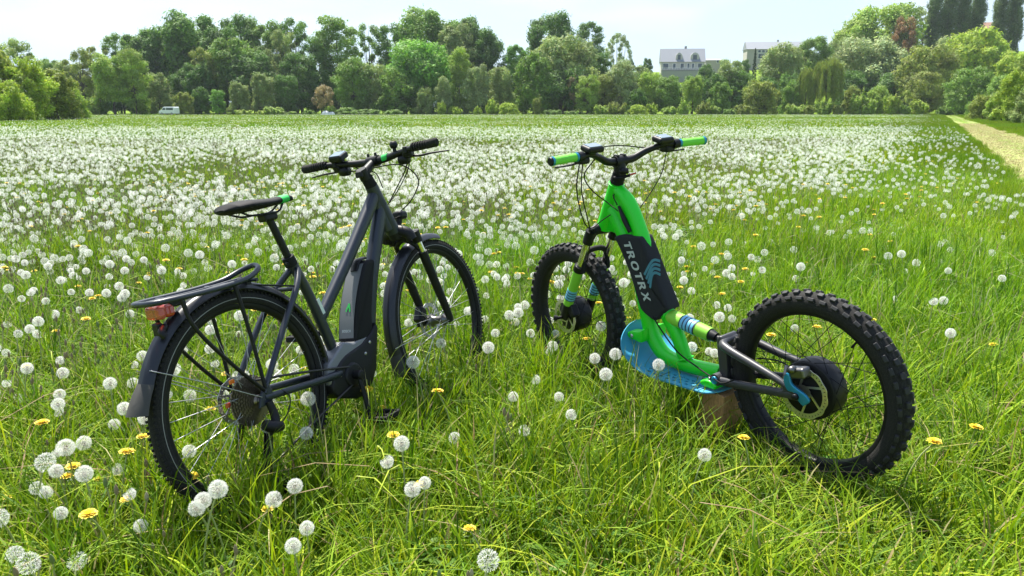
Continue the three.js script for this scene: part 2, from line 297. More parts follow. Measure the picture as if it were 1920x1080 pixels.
{
  const B = 'trees along the far side of the meadow', S = 'shrubs along the far edge of the meadow', H = 'trees on the hillside below the houses', K = 'thicket at the meadow corner';
  // [name, kind, tone, bearing, top, spread, distance, label, group]
  const list = [
    // the thicket that stands forward into the meadow
    ['thicket_bush', 'bush', 'olive', -40, 84, 170, 84, 'tallest olive green bush of the thicket at the meadow corner', K],
    ['thicket_bush', 'bush', 'yellow', 42, 106, 120, 85, 'broad yellowish green bush in the middle of the thicket', K],
    ['thicket_bush', 'bush', 'olive', 96, 124, 100, 90, 'olive bush on the meadow side of the thicket', K],
    ['thicket_bush', 'bush', 'light', 130, 162, 70, 93, 'low light green bush ending the thicket', K],
    ['thicket_bush', 'bush', 'yellow', 8, 150, 90, 78, 'low yellowish bush at the foot of the thicket', K],
    ['ash_tree', 'loose', 'grey', 26, 66, 84, 104, 'pale grey-green tree rising behind the thicket', K],
    // corner to the parked van
    ['far_tree', 'broad', 'mid', 92, 104, 50, 190, 'small rounded tree top seen between thicket and wood', B],
    ['far_tree', 'broad', 'grey', 120, 112, 60, 178, 'grey-green tree top next to the thicket', B],
    ['alder_tree', 'loose', 'olive', 147, 86, 66, 168, 'thin olive alder with bare lower stems', B],
    ['alder_tree', 'loose', 'olive', 176, 80, 56, 174, 'olive brown alder leaning against the wood', B],
    ['ash_tree', 'loose', 'mid', 212, 56, 70, 184, 'feathery mid green ash above the willows by the van', B],
    ['willow_tree', 'broad', 'light', 204, 98, 74, 158, 'light green willow with dark forked trunk', B],
    ['willow_tree', 'tall', 'light', 243, 84, 62, 157, 'tall light green willow with leaning dark trunk', B],
    ['willow_tree', 'bush', 'grey', 292, 132, 70, 166, 'grey-green willow standing over the parked van', B],
    ['oak_tree', 'broad', 'oak', 262, 48, 90, 192, 'dark oak at the low end of the wood', B],
    ['oak_tree', 'broad', 'dark', 305, 38, 110, 192, 'wide dark oak with gaps low in its crown', B],
    ['oak_tree', 'broad', 'oak', 358, 17, 130, 190, 'big domed oak above the parked van', B],
    ['oak_tree', 'broad', 'dark', 408, 46, 90, 182, 'dark oak filling the middle of the wood', B],
    ['oak_tree', 'broad', 'oak', 447, 16, 84, 191, 'round-headed oak rising highest behind the two willow domes', B],
    ['oak_tree', 'broad', 'mid', 434, 62, 100, 176, 'mid green oak in front of the darker wood', B],
    ['maple_tree', 'broad', 'mid', 500, 31, 80, 189, 'mid green maple beside the round-headed oak', B],
    ['maple_tree', 'loose', 'olive', 380, 82, 60, 172, 'olive tinged maple low in front of the wood', B],
    ['maple_tree', 'loose', 'oak', 548, 27, 80, 188, 'brownish green maple with a ragged top', B],
    ['poplar_tree', 'loose', 'grey', 528, 50, 70, 176, 'grey leaved poplar with sky showing through', B],
    ['oak_tree', 'broad', 'dark', 470, 92, 90, 172, 'low dark oak behind the two willow domes', B],
    ['oak_tree', 'broad', 'dark', 360, 118, 80, 170, 'low dark oak behind the parked van', B],
    ['oak_tree', 'tall', 'dark', 560, 96, 80, 172, 'dark low oak beside the hawthorn', B],
    ['hornbeam_tree', 'tall', 'mid', 626, 20, 92, 181, 'tall mid green hornbeam behind the hawthorn', B],
    ['hornbeam_tree', 'tall', 'oak', 596, 60, 60, 178, 'narrow dark hornbeam against the tall one', B],
    ['willow_shrub', 'bush', 'olive', 342, 170, 46, 160, 'round olive willow shrub next to the parked van', S],
    ['willow_shrub', 'bush', 'dark', 374, 160, 48, 163, 'dark willow shrub behind the round olive one', S],
    ['young_tree', 'tall', 'bright', 407, 166, 30, 158, 'slim fresh green young tree between shrub and willow domes', S],
    ['willow_tree', 'bush', 'grey', 446, 148, 52, 161, 'lower of two grey-green willow domes', B],
    ['willow_tree', 'bush', 'grey', 490, 129, 62, 162, 'higher of two grey-green willow domes', B],
    ['willow_tree', 'tall', 'dark', 535, 138, 52, 164, 'dark green willow beyond the higher dome', B],
    ['hawthorn_tree', 'loose', 'pink', 605, 158, 46, 157, 'small blossoming hawthorn with dark trunk', B],
    // the middle of the line
    ['ash_tree', 'loose', 'mid', 690, 36, 62, 186, 'open ash with sky between its boughs', B],
    ['oak_tree', 'loose', 'dark', 738, 38, 90, 184, 'dark branching oak behind the round maple', B],
    ['lime_tree', 'broad', 'mid', 805, 8, 132, 197, 'tallest broad lime of the wood, olive at the top', B],
    ['oak_tree', 'broad', 'oak', 874, 20, 82, 194, 'dark oak on the shoulder of the tall lime', B],
    ['oak_tree', 'broad', 'dark', 906, 50, 82, 191, 'dark oak ending the tall wood', B],
    ['willow_tree', 'broad', 'grey', 852, 34, 80, 188, 'greyish crown in front of the shoulder oaks', B],
    ['maple_tree', 'broad', 'bright', 780, 70, 132, 171, 'wide round bright green maple standing before the wood', B],
    ['alder_tree', 'tall', 'mid', 660, 104, 76, 164, 'layered dark alder beside the hawthorn', B],
    ['alder_tree', 'tall', 'grey', 700, 116, 62, 165, 'greyish alder between its neighbours', B],
    ['willow_tree', 'bush', 'mid', 738, 126, 92, 163, 'mid green dome willow under the round maple', B],
    ['willow_tree', 'bush', 'grey', 795, 164, 42, 160, 'small grey willow under the round maple', S],
    ['willow_tree', 'bush', 'silver', 832, 136, 42, 161, 'upright silvery willow dome', B],
    ['birch_tree', 'tall', 'light', 861, 82, 52, 168, 'slender light green birch with thin top', B],
    ['willow_tree', 'bush', 'silver', 895, 116, 66, 165, 'pale silvery willow beside the birch', B],
    ['willow_tree', 'bush', 'grey', 938, 114, 62, 166, 'grey-green willow next to the silvery one', B],
    ['maple_tree', 'broad', 'bright', 966, 76, 52, 190, 'bright maple in the dip between the woods', B],
    ['oak_tree', 'broad', 'dark', 1036, 16, 96, 196, 'dark oak crowning the second wood', B],
    ['oak_tree', 'tall', 'dark', 1106, 28, 64, 194, 'narrow dark oak next to the crowning one', B],
    ['willow_tree', 'broad', 'grey', 1054, 66, 134, 176, 'very wide light green willow before the dark oaks', B],
    ['willow_tree', 'bush', 'mid', 1000, 92, 98, 167, 'full willow bulging over the meadow edge', B],
    ['pollard_tree', 'twiggy', 'silver', 1160, 55, 54, 203, 'round-headed pollard with bare fanned boughs', B],
    ['oak_tree', 'tall', 'dark', 1124, 92, 56, 184, 'dark narrow oak below the pollard', B],
    ['oak_tree', 'broad', 'dark', 1060, 130, 100, 169, 'dark low oak inside the willows', B],
    ['elder_tree', 'loose', 'pink', 1088, 138, 52, 166, 'brownish elder between willow and birches', B],
    ['birch_tree', 'tall', 'light', 1102, 138, 48, 163, 'first light green birch beyond the elder', B],
    ['birch_tree', 'tall', 'olive', 1136, 136, 46, 165, 'olive birch before the silvery poplar', B],
    ['poplar_tree', 'tall', 'silver', 1167, 110, 66, 167, 'silvery poplar at the foot of the pollard', B],
    // below and beside the houses
    ['hill_tree', 'broad', 'dark', 1182, 108, 18, 250, 'tiny dark tree on the skyline by the white house', H],
    ['hill_tree', 'broad', 'dark', 1215, 106, 20, 250, 'small dark tree touching the white house gable', H],
    ['hill_tree', 'bush', 'grey', 1205, 116, 44, 225, 'grey-green tree below the skyline trees', H],
    ['birch_tree', 'tall', 'light', 1221, 132, 54, 168, 'light green birch under the terrace wall', B],
    ['birch_tree', 'tall', 'mid', 1252, 140, 52, 165, 'mid green birch next to the light one', B],
    ['elder_tree', 'bush', 'dark', 1194, 164, 46, 161, 'low dark bluish elder bush', S],
    ['hill_tree', 'bush', 'dark', 1325, 115, 44, 232, 'round dark tree hiding the terrace corner', H],
    ['willow_tree', 'bush', 'light', 1302, 136, 52, 166, 'light green willow under the terrace', B],
    ['willow_tree', 'tall', 'grey', 1370, 106, 58, 186, 'tall grey-green willow between the houses', H],
    ['willow_tree', 'bush', 'mid', 1352, 150, 54, 163, 'mid green willow at the edge below the tall one', B],
    ['spruce_tree', 'spruce', 'spruce', 1417, 88, 18, 222, 'narrow dark spruce before the long house', H],
    ['hill_tree', 'broad', 'dark', 1395, 108, 26, 236, 'dark rounded tree next to the spruce', H],
    ['hill_tree', 'broad', 'grey', 1470, 78, 82, 202, 'large grey-green tree before the long house', H],
    ['hill_tree', 'broad', 'mid', 1530, 60, 66, 212, 'mid green tree at the end of the long house', H],
    ['willow_tree', 'bush', 'olive', 1428, 148, 84, 162, 'wide olive willow bush', B],
    ['willow_tree', 'bush', 'mid', 1488, 152, 52, 164, 'mid green bush before the weeping willow', B],
    ['weeping_willow', 'weeping', 'willow', 1556, 103, 58, 161, 'larger weeping willow with long hanging curtains', B],
    ['weeping_willow', 'weeping', 'willow', 1515, 124, 36, 163, 'smaller weeping willow tucked against the larger', B],
    ['hill_tree', 'broad', 'grey', 1575, 70, 60, 215, 'pale tree over the weeping willow', H],
    ['hill_tree', 'broad', 'light', 1606, 40, 84, 232, 'light green tree on the flank of the hill', H],
    ['hill_tree', 'broad', 'light', 1662, 3, 136, 234, 'great light green dome high on the hill', H],
    ['copper_beech', 'loose', 'rust', 1700, 25, 60, 222, 'rust coloured tree among the green ones', H],
    ['hill_tree', 'loose', 'silver', 1738, 8, 48, 246, 'thin silvery tree beside the rust coloured one', H],
    ['hill_tree', 'broad', 'silver', 1642, 66, 134, 196, 'wide silvery tree in front of the hill', H],
    ['hill_tree', 'broad', 'olive', 1742, 84, 110, 177, 'olive tree with many fine stems', H],
    ['hill_tree', 'broad', 'silver', 1792, 60, 70, 196, 'silvery tree under the poplars', H],
    ['hill_tree', 'broad', 'yellow', 1836, 50, 124, 189, 'broad yellow-green tree below the poplars', H],
    ['track_tree', 'tall', 'mid', 1822, 122, 84, 152, 'mid green tree beside the end of the track', B],
    ['hill_tree', 'broad', 'dark', 1690, 130, 90, 182, 'dark tree in the hollow under the silvery one', H],
    ['willow_tree', 'bush', 'olive', 1600, 160, 50, 163, 'olive bush beside the larger weeping willow', S],
    ['willow_tree', 'bush', 'light', 1650, 160, 60, 162, 'light bush below the wide silvery tree', S],
    ['alder_tree', 'tall', 'olive', 1740, 130, 70, 165, 'olive alder with a dark trunk near the track', B],
    ['willow_tree', 'bush', 'mid', 1785, 168, 50, 166, 'mid green bush at the end of the track', S],
    ['track_tree', 'bush', 'yellow', 1912, 122, 76, 74, 'yellow-green tree overhanging the bramble hedge', 'hedge beside the track'],
    ['bramble_bush', 'bush', 'olive', 1848, 176, 60, 92, 'far olive bramble bush of the hedge by the track', 'hedge beside the track'],
    ['bramble_bush', 'bush', 'light', 1884, 168, 66, 78, 'middle light green bramble bush of the hedge by the track', 'hedge beside the track'],
    ['bramble_bush', 'bush', 'grey', 1935, 160, 70, 66, 'near grey-green bramble bush of the hedge by the track', 'hedge beside the track'],
    ['hill_tree', 'broad', 'yellow', 1915, 92, 80, 150, 'yellow-green tree closing the view beside the poplar pair', H],
    ['hill_tree', 'broad', 'mid', 1890, 140, 70, 128, 'mid green tree behind the bramble hedge', H],
    ['bramble_bush', 'bush', 'mid', 1826, 188, 34, 108, 'small dark bramble where the hedge starts by the track', 'hedge beside the track'],
  ];
  for (const t of list) tree(...t);
  const beside = (u, d, back) => { let best = list[0], m = 1e9; for (const t of list) { const k = Math.abs(t[3] - u) + (back ? (t[6] < d ? 0 : 60) : (t[6] > d ? 0 : 60)); if (k < m) { m = k; best = t; } } return best[7]; };
  [[1760, -28], [1787, -34], [1812, -26], [1840, -30], [1885, -36], [1910, -24]].forEach(([u, top], i) => tree('lombardy_poplar', 'poplar', 'poplar', u, top, 38, 244, ['columnar poplar next to the thin silvery tree', 'second columnar poplar from the thin silvery tree', 'third columnar poplar from the thin silvery tree', 'columnar poplar of the four next to the tiled roof', 'columnar poplar of the pair, close to the tiled roof', 'columnar poplar of the pair, away from the roof'][i], 'columnar poplars on the hill'));
  // the dark inside of the wood, seen between the trunks
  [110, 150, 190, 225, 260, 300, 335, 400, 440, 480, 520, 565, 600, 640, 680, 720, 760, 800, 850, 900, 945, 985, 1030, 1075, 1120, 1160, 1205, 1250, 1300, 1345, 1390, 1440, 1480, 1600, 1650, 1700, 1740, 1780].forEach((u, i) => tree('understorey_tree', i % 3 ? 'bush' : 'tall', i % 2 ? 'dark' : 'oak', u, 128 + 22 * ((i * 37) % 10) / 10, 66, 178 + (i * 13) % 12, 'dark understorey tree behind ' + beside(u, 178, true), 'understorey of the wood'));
  // low shrubs in front of the whole line
  const r = rng(5), names = { yellow: 'low yellow-green shrub before ', light: 'low light green shrub before ', olive: 'low olive shrub before ', mid: 'low mid green shrub before ' };
  const shrub = (u, top, w, tone, d = 155) => tree('low_shrub', r() < 0.85 ? 'sprig' : 'bush', tone, u + (r() - 0.5) * 10, top + (r() - 0.5) * 10, w * (0.8 + 0.6 * r()), d + r() * 6, names[tone] + beside(u, d), S);
  for (const [u, top, w, t] of [[134, 172, 30, 'light'], [166, 170, 36, 'light'], [188, 182, 26, 'mid'], [262, 182, 30, 'light'], [462, 200, 40, 'yellow'], [492, 200, 34, 'yellow'], [512, 196, 34, 'light'], [540, 203, 40, 'light'], [575, 202, 30, 'mid'], [620, 190, 24, 'light'], [650, 203, 40, 'mid'], [690, 204, 40, 'mid'], [735, 204, 40, 'mid'], [775, 203, 34, 'mid'], [826, 180, 24, 'yellow'], [845, 198, 18, 'yellow'], [860, 200, 18, 'yellow'], [892, 199, 22, 'yellow'], [922, 180, 38, 'yellow'], [954, 190, 42, 'yellow'], [1003, 170, 26, 'olive'], [1040, 204, 30, 'mid'], [1075, 203, 40, 'mid'], [1130, 190, 46, 'light'], [1160, 182, 40, 'olive'], [1195, 196, 36, 'yellow'], [1222, 194, 32, 'yellow'], [1255, 190, 36, 'light'], [1285, 188, 34, 'light'], [1315, 186, 40, 'olive'], [1340, 190, 34, 'light'], [1372, 198, 30, 'mid'], [1400, 190, 36, 'olive'], [1490, 186, 40, 'light'], [1520, 192, 30, 'olive'], [1548, 188, 36, 'light'], [1572, 190, 30, 'olive'], [1612, 158, 34, 'light'], [1630, 176, 44, 'light'], [1672, 172, 40, 'yellow'], [1700, 186, 30, 'mid'], [1722, 176, 44, 'yellow'], [1768, 192, 30, 'mid'], [1800, 194, 30, 'mid']]) shrub(u, top, w, t);
}

// ---------------------------------------------------------------- the houses on the hill, the van and the white tents at the wood's edge
const wallWhite = std([0.42, 0.41, 0.37], 0.9), wallGrey = std([0.36, 0.34, 0.30], 0.95), roofSlate = std([0.20, 0.215, 0.24], 0.7), roofTile = std([0.25, 0.14, 0.09], 0.85), glassDark = std([0.05, 0.07, 0.09], 0.1), frameWhite = std([0.7, 0.7, 0.68], 0.6), concrete = std([0.30, 0.30, 0.28], 0.95);
function house(name, u0, u1, vTop, vEave, vBase, d, label, roofM, wallM, extra) {
  const a = spot(u0, vBase, d), b = spot(u1, vTop, d), e = spot(u0, vEave, d), W = b.x - a.x, H = e.y - a.y, RH = b.y - e.y, D = 9, o = group(name, scene);
  o.position.set((a.x + b.x) / 2, a.y, a.z); o.rotation.y = -0.12;
  part('wall', [box(0, H / 2 - 2, -D / 2, W, H + 4, D)], wallM, o);
  const rf = part('roof', [(() => { const s = new THREE.Shape([[0.35, 0], [-D - 0.35, 0], [-D * 0.62, RH], [-D * 0.38, RH]].map(p => new THREE.Vector2(-p[0], p[1]))); return new THREE.ExtrudeGeometry(s, { depth: W + 0.5, bevelEnabled: false }).rotateY(Math.PI / 2).translate(-W / 2 - 0.25, H + 0.002, 0); })()], roofM, o);
  tag(o, label, 'house');
  extra(o, rf, W, H, RH, D);
  return o;
}
const win = (o, x, y, z, w, h, n = 'window') => { const f = part(n, [box(x, y, z, w + 0.24, h + 0.24, 0.12)], frameWhite, o); part('pane', [box(x, y, z + 0.066, w, h, 0.02)], glassDark, f); };
house('hillside_house', 1240, 1322, 90, 116, 131, 258, 'white house with slate roof, dormers and terrace wall', roofSlate, wallWhite, (o, rf, W, H, RH, D) => {
  for (const [x, w] of [[-5.2, 1.6], [-2.6, 0.8], [-0.2, 1.0], [1.7, 0.6], [3.1, 0.6], [5.2, 1.2]]) win(o, x, H * 0.48, 0.05, w, H * 0.62, w < 0.9 ? 'door' : 'window');
  for (const [x, w] of [[-1.2, 2.0], [3.6, 2.6]]) {
    const z0 = -1.0, dm = part('dormer', [plate([[x - w / 2, H + 0.2], [x - w / 2, H + 1.9], [x - w / 4, H + 2.6], [x, H + 2.85], [x + w / 4, H + 2.6], [x + w / 2, H + 1.9], [x + w / 2, H + 0.2]], z0 - 3, z0 + 0.7, 0.02, false)], wallWhite, rf);
    part('pane', [box(x, H + 1.35, z0 + 0.71, w * 0.45, 1.5, 0.04)], glassDark, dm);
  }
  part('chimney', [box(1.0, H + RH + 0.1, -D / 2, 0.7, 1.4, 0.7)], concrete, rf);
  part('terrace_wall', [box(-0.6, -2.2, 3.2, W * 0.92, 4.0, 0.4)], concrete, o);
  part('terrace', [box(-0.6, -0.31, 1.65, W * 0.92, 0.2, 3.5)], concrete, o);
  part('railing', [box(-0.6, 0.62, 3.3, W * 0.92, 0.06, 0.06), ...Array.from({ length: 16 }, (_, i) => box(-0.6 + (i / 15 - 0.5) * W * 0.9, 0.2, 3.3, 0.05, 0.85, 0.05))], frameWhite, o);
});
house('long_house', 1401, 1506, 77, 92, 118, 285, 'long grey rendered house with low slate roof', roofSlate, wallGrey, (o, rf, W, H, RH, D) => {
  for (const x of [-5.2, -3.9, -2.6]) win(o, x, H - 0.7, 0.05, 0.9, 0.8);
  for (const x of [-4.6, 6.0]) win(o, x, H * 0.5, 0.05, 1.8, 1.5);
  part('chimney', [box(1.5, H + RH + 0.1, -D / 2, 0.6, 1.2, 0.7)], concrete, rf);
});
house('low_house', 1323, 1352, 109, 113, 119, 275, 'low dark roofed outbuilding between the two houses', roofSlate, wallGrey, o => win(o, 1.6, 0.6, 0.05, 1.0, 0.7));
house('tiled_house', 1846, 1880, 40, 54, 70, 300, 'house with brown tiled roof between the poplars', roofTile, wallGrey, o => win(o, 0, 1.4, 0.05, 1.0, 1.2));
{
  const p = spot(318, 212, 152), v = group('parked_van', scene); v.position.set(p.x, groundY(p.x, p.z), p.z); v.rotation.y = Math.PI - 0.35; v.scale.setScalar(0.82);
  tag(v, 'white van parked at the edge of the wood', 'van');
  const paint = std([0.72, 0.74, 0.76], 0.3, { clearcoat: 0.6 });
  part('body', [plate([[-2.1, 0.42], [-2.12, 1.0], [-2.05, 1.75], [-1.9, 1.9], [0.75, 1.9], [0.95, 1.82], [1.55, 1.18], [2.15, 1.02], [2.28, 0.8], [2.28, 0.42]], -0.85, 0.85, 0.08, false)], paint, v);
  for (const s of [-1, 1]) { part('side_window', [plate([[0.35, 1.2], [0.35, 1.68], [0.88, 1.68], [1.35, 1.2]], s * 0.855 - 0.01, s * 0.855 + 0.01, 0, false)], glassDark, v); part('side_window', [plate([[-1.8, 1.2], [-1.8, 1.68], [0.15, 1.68], [0.15, 1.2]], s * 0.855 - 0.008, s * 0.855 + 0.008, 0, false)], glassDark, v); }
  part('windscreen', [box(1.27, 1.51, 0, 0.04, 0.82, 1.4, [0, 0, 0.78])], glassDark, v);
  for (const x of [-1.35, 1.45]) for (const s of [-1, 1]) { const w = part('wheel', [turn([[0.1, -0.09], [0.30, -0.1], [0.33, -0.06], [0.33, 0.06], [0.30, 0.1], [0.1, 0.09]], 24, x, 0.33, s * 0.76)], M0(), v); part('rim', [turn([[0.02, s * 0.1], [0.19, s * 0.105], [0.2, s * 0.08]], 16, x, 0.33, s * 0.76)], std([0.4, 0.4, 0.42], 0.4, { metalness: 0.6 }), w); }
  for (const s of [-1, 1]) part('headlight', [rbox(2.22, 0.92, s * 0.62, 0.12, 0.16, 0.3, 0.04)], frameWhite, v);
}
function M0() { return std([0.02, 0.02, 0.02], 0.9); }
for (const [u, w, l] of [[611, 1.7, 'small white dome tent beside the hawthorn trunk'], [622, 1.3, 'smaller white dome tent beyond the first one']]) {
  const p = spot(u, 212, 154), t = group('dome_tent', scene); t.position.set(p.x, groundY(p.x, p.z), p.z); tag(t, l, 'tent');
  part('canopy', [new THREE.SphereGeometry(w / 2, 20, 10, 0, 6.2832, 0, 1.5708).scale(1, 0.95, 1).translate(0, 0.05, 0)], std([0.62, 0.63, 0.62], 0.8), t);
  part('pole', [0, 1.57].map(a => new THREE.TorusGeometry(w / 2 + 0.01, 0.02, 6, 20, Math.PI).scale(1, 0.95, 1).rotateY(a).translate(0, 0.05, 0)), M0(), t);
}

// ---------------------------------------------------------------- materials shared by the two vehicles
const grain = (() => { const n = tileNoise(21, 128); return tex(256, 256, (u, v) => { const a = n(u, v); return [a, a, a]; }, false); })();
const dusty = (() => { const n = tileNoise(23, 40), m = tileNoise(24, 160); return tex(256, 256, (u, v) => { const d = smooth(0.45, 0.85, 0.6 * n(u, v) + 0.4 * m(u, v)); return [lerp(0.010, 0.060, d), lerp(0.010, 0.056, d), lerp(0.010, 0.046, d)]; }); })();
dusty.repeat.set(14, 14);
const M = {
  anthracite: std([0.007, 0.012, 0.021], 0.42, { clearcoat: 0.15, clearcoatRoughness: 0.35 }),
  guard: std([0.008, 0.009, 0.012], 0.36),
  black: std([0.005, 0.005, 0.006], 0.5, { specularIntensity: 0.6 }),
  matt: std([0.007, 0.007, 0.008], 0.75, { specularIntensity: 0.5 }),
  rubber: std([0.75, 0.75, 0.75], 0.85, { map: dusty, specularIntensity: 0.45, bumpMap: grain, bumpScale: 0.0006 }),
  rubberDusty: std([0.045, 0.043, 0.040], 0.9, { bumpMap: grain, bumpScale: 0.0006 }),
  knob: std([0.020, 0.020, 0.021], 0.65, { specularIntensity: 0.7 }),
  chrome: std([0.75, 0.74, 0.70], 0.12, { metalness: 1 }),
  steel: std([0.42, 0.42, 0.43], 0.42, { metalness: 1 }),
  darkSteel: std([0.16, 0.155, 0.15], 0.38, { metalness: 1 }),
  goldSteel: std([0.62, 0.60, 0.45], 0.32, { metalness: 0.9 }),
  green: std([0.008, 0.60, 0.006], 0.45, { clearcoat: 0.2, clearcoatRoughness: 0.2 }),
  greenPrint: std([0.012, 0.40, 0.06], 0.5),
  lime: std([0.20, 0.52, 0.03], 0.6),
  limeRubber: std([0.14, 0.55, 0.04], 0.7, { bumpMap: grain, bumpScale: 0.0008 }),
  blue: std([0.045, 0.29, 0.46], 0.5),
  blueAlloy: std([0.02, 0.22, 0.36], 0.3, { metalness: 0.4 }),
  stripeBlue: std([0.13, 0.42, 0.62], 0.5),
  printBlue: std([0.05, 0.19, 0.27], 0.7),
  navy: std([0.012, 0.022, 0.05], 0.6),
  fabric: std([0.012, 0.013, 0.017], 0.95, { sheen: 0.3, sheenRoughness: 0.8, bumpMap: grain, bumpScale: 0.0006 }),
  whitePrint: std([0.42, 0.46, 0.46], 0.6),
  battGrey: std([0.12, 0.125, 0.13], 0.5),
  motorGrey: std([0.16, 0.165, 0.17], 0.38, { metalness: 0.3 }),
  red: std([0.42, 0.045, 0.02], 0.12, { clearcoat: 0.8 }),
  redClear: std([0.75, 0.28, 0.20], 0.08, { transmission: 0.75, thickness: 0 }),
  clear: std([0.9, 0.88, 0.86], 0.05, { transmission: 0.85, thickness: 0 }),
  amber: std([0.75, 0.16, 0.01], 0.25, { clearcoat: 0.5 }),
  screen: std([0.13, 0.18, 0.22], 0.08, { clearcoat: 1 }),
  reflect: std([0.26, 0.26, 0.24], 0.6),
  chain: std([0.06, 0.058, 0.055], 0.55, { metalness: 0.8 }),
  satin: std([0.032, 0.032, 0.036], 0.42),
  dirtySteel: std([0.20, 0.17, 0.13], 0.35, { metalness: 1 }),
  sticker: std([0.55, 0.62, 0.55], 0.5),
};
const font = await new FontLoader().loadAsync('fonts/droid/droid_sans_bold.typeface.json');
function letters(text, size, depth = 0.001, slant = 0, track = 0) {           // lettering in the x,y plane, first letter at the origin
  let x = 0; const out = [];
  for (const ch of text) {
    const g = new TextGeometry(ch, { font, size, depth, curveSegments: 4, bevelEnabled: false });
    g.computeBoundingBox();
    const w = g.boundingBox.max.x - g.boundingBox.min.x;
    g.translate(x - g.boundingBox.min.x, 0, 0); x += w + size * 0.14 + track;
    if (slant) g.applyMatrix4(new THREE.Matrix4().makeShear(0, 0, slant, 0, 0, 0));
    out.push(g);
  }
  return { geos: out, width: x };
}
// put flat artwork (x right, y up) into a plane given by an origin, the artwork's x axis and y axis
function lay(geos, o, ex, ey) {
  const X = V(...ex).normalize(), Y = V(...ey); Y.addScaledVector(X, -Y.dot(X)).normalize(); const Z = V().crossVectors(X, Y);
  const m = new THREE.Matrix4().makeBasis(X, Y, Z).setPosition(...o);
  return geos.map(g => g.applyMatrix4(m));
}
// a vehicle's group: local x forward, y up, z to its right-hand side
function vehicle(name, x, z, heading, lean) {
  const F = V(Math.sin(heading), 0, -Math.cos(heading)), U = V(0, 1, 0), R = V(Math.cos(heading), 0, Math.sin(heading));
  const U2 = U.clone().multiplyScalar(Math.cos(lean)).addScaledVector(R, Math.sin(lean)), R2 = R.clone().multiplyScalar(Math.cos(lean)).addScaledVector(U, -Math.sin(lean));
  const o = group(name, scene);
  o.quaternion.setFromRotationMatrix(new THREE.Matrix4().makeBasis(F, U2, R2)); o.position.set(x, groundY(x, z), z);
  return o;
}
function steered(o, pivot, headAngle, angle) {                                // turns a part about the steering axis
  const q = new THREE.Quaternion().setFromAxisAngle(V(-Math.cos(headAngle), Math.sin(headAngle), 0), angle), p = V(...pivot);
  o.quaternion.copy(q); o.position.copy(p.clone().sub(p.clone().applyQuaternion(q)));
  return o;
}
function spokes(parent, c, count, rIn, zIn, rOut, m, thick = 0.0012) {
  for (let i = 0; i < count; i++) {
    const s = i % 2 ? 1 : -1, a = (i + 0.5) / count * 2 * Math.PI, off = (i % 4 < 2 ? 1 : -1) * 0.85;
    const p = [c[0] + rIn * Math.cos(a + off), c[1] + rIn * Math.sin(a + off), c[2] + s * zIn], q = [c[0] + rOut * Math.cos(a), c[1] + rOut * Math.sin(a), c[2] + s * 0.004];
    part('spoke', bar(p, q, thick, thick, 4), m, parent);
  }
}
function disc(r, rHub, z, arms, holes, th = 0.002) {                          // a drilled brake disc
  const s = new THREE.Shape(), N = 120;
  for (let i = 0; i <= N; i++) { const a = i / N * 2 * Math.PI, q = r * (1 + 0.018 * Math.sin(a * 12)); i ? s.lineTo(q * Math.cos(a), q * Math.sin(a)) : s.moveTo(q * Math.cos(a), q * Math.sin(a)); }
  const hole = pts => s.holes.push(new THREE.Path(pts.map(p => new THREE.Vector2(...p))));
  const polar = (q, a) => [q * Math.cos(a), q * Math.sin(a)];
  for (let i = 0; i < arms; i++) {                                            // openings between swept arms
    const a0 = i / arms * 2 * Math.PI, a1 = (i + 1) / arms * 2 * Math.PI, tw = 0.55, pts = [];
    for (let j = 0; j <= 6; j++) pts.push(polar(r * 0.80, lerp(a0 + 0.06 + tw, a1 - 0.05 + tw, j / 6)));
    for (let j = 0; j <= 4; j++) pts.push(polar(rHub, lerp(a1 - 0.2, a0 + 0.2, j / 4)));
    hole(pts);
  }
  for (let i = 0; i < holes; i++) { const a = i / holes * 2 * Math.PI, pts = []; for (let j = 0; j < 6; j++) pts.push([r * 0.905 * Math.cos(a) + r * 0.03 * (Math.cos(j * 1.047) * 1.6 * Math.cos(a) - Math.sin(j * 1.047) * 0.7 * Math.sin(a)), r * 0.905 * Math.sin(a) + r * 0.03 * (Math.cos(j * 1.047) * 1.6 * Math.sin(a) + Math.sin(j * 1.047) * 0.7 * Math.cos(a))]); hole(pts); }
  return new THREE.ExtrudeGeometry(s, { depth: th, bevelEnabled: false, curveSegments: 2 }).translate(0, 0, z - th / 2);
}
// a thin arched shell around an axle, from angle a0 to a1 (radians), as a mudguard
function guard(c, rOf, a0, a1, half, n = 48, th = 0.003) {
  const pos = [], idx = [], K = 10, sect = [];
  for (let j = 0; j <= K; j++) { const b = (j / K - 0.5) * 2.5; sect.push([Math.sin(b) / Math.sin(1.25), Math.cos(b) - 1]); }
  const ring = [...sect.map(s => [s[0], s[1], 0]), ...sect.slice().reverse().map(s => [s[0], s[1], -1])];
  for (let i = 0; i <= n; i++) {
    const t = i / n, a = lerp(a0, a1, t), r = typeof rOf === 'function' ? rOf(t) : rOf, h = typeof half === 'function' ? half(t) : half;
    for (const [x, y, o] of ring) { const q = r + y * h * 1.15 + o * th; pos.push(c[0] + q * Math.cos(a), c[1] + q * Math.sin(a), c[2] + x * (h + (o ? -th * 0.8 : 0))); }
  }
  const w = ring.length;
  for (let i = 0; i < n; i++) for (let j = 0; j < w; j++) { const a = i * w + j, b = i * w + (j + 1) % w; idx.push(a, b, a + w, b, b + w, a + w); }
  const g = new THREE.BufferGeometry(); g.setAttribute('position', new THREE.Float32BufferAttribute(pos, 3)); g.setIndex(idx);
  const h = toCreasedNormals(g, 0.7); return h;
}

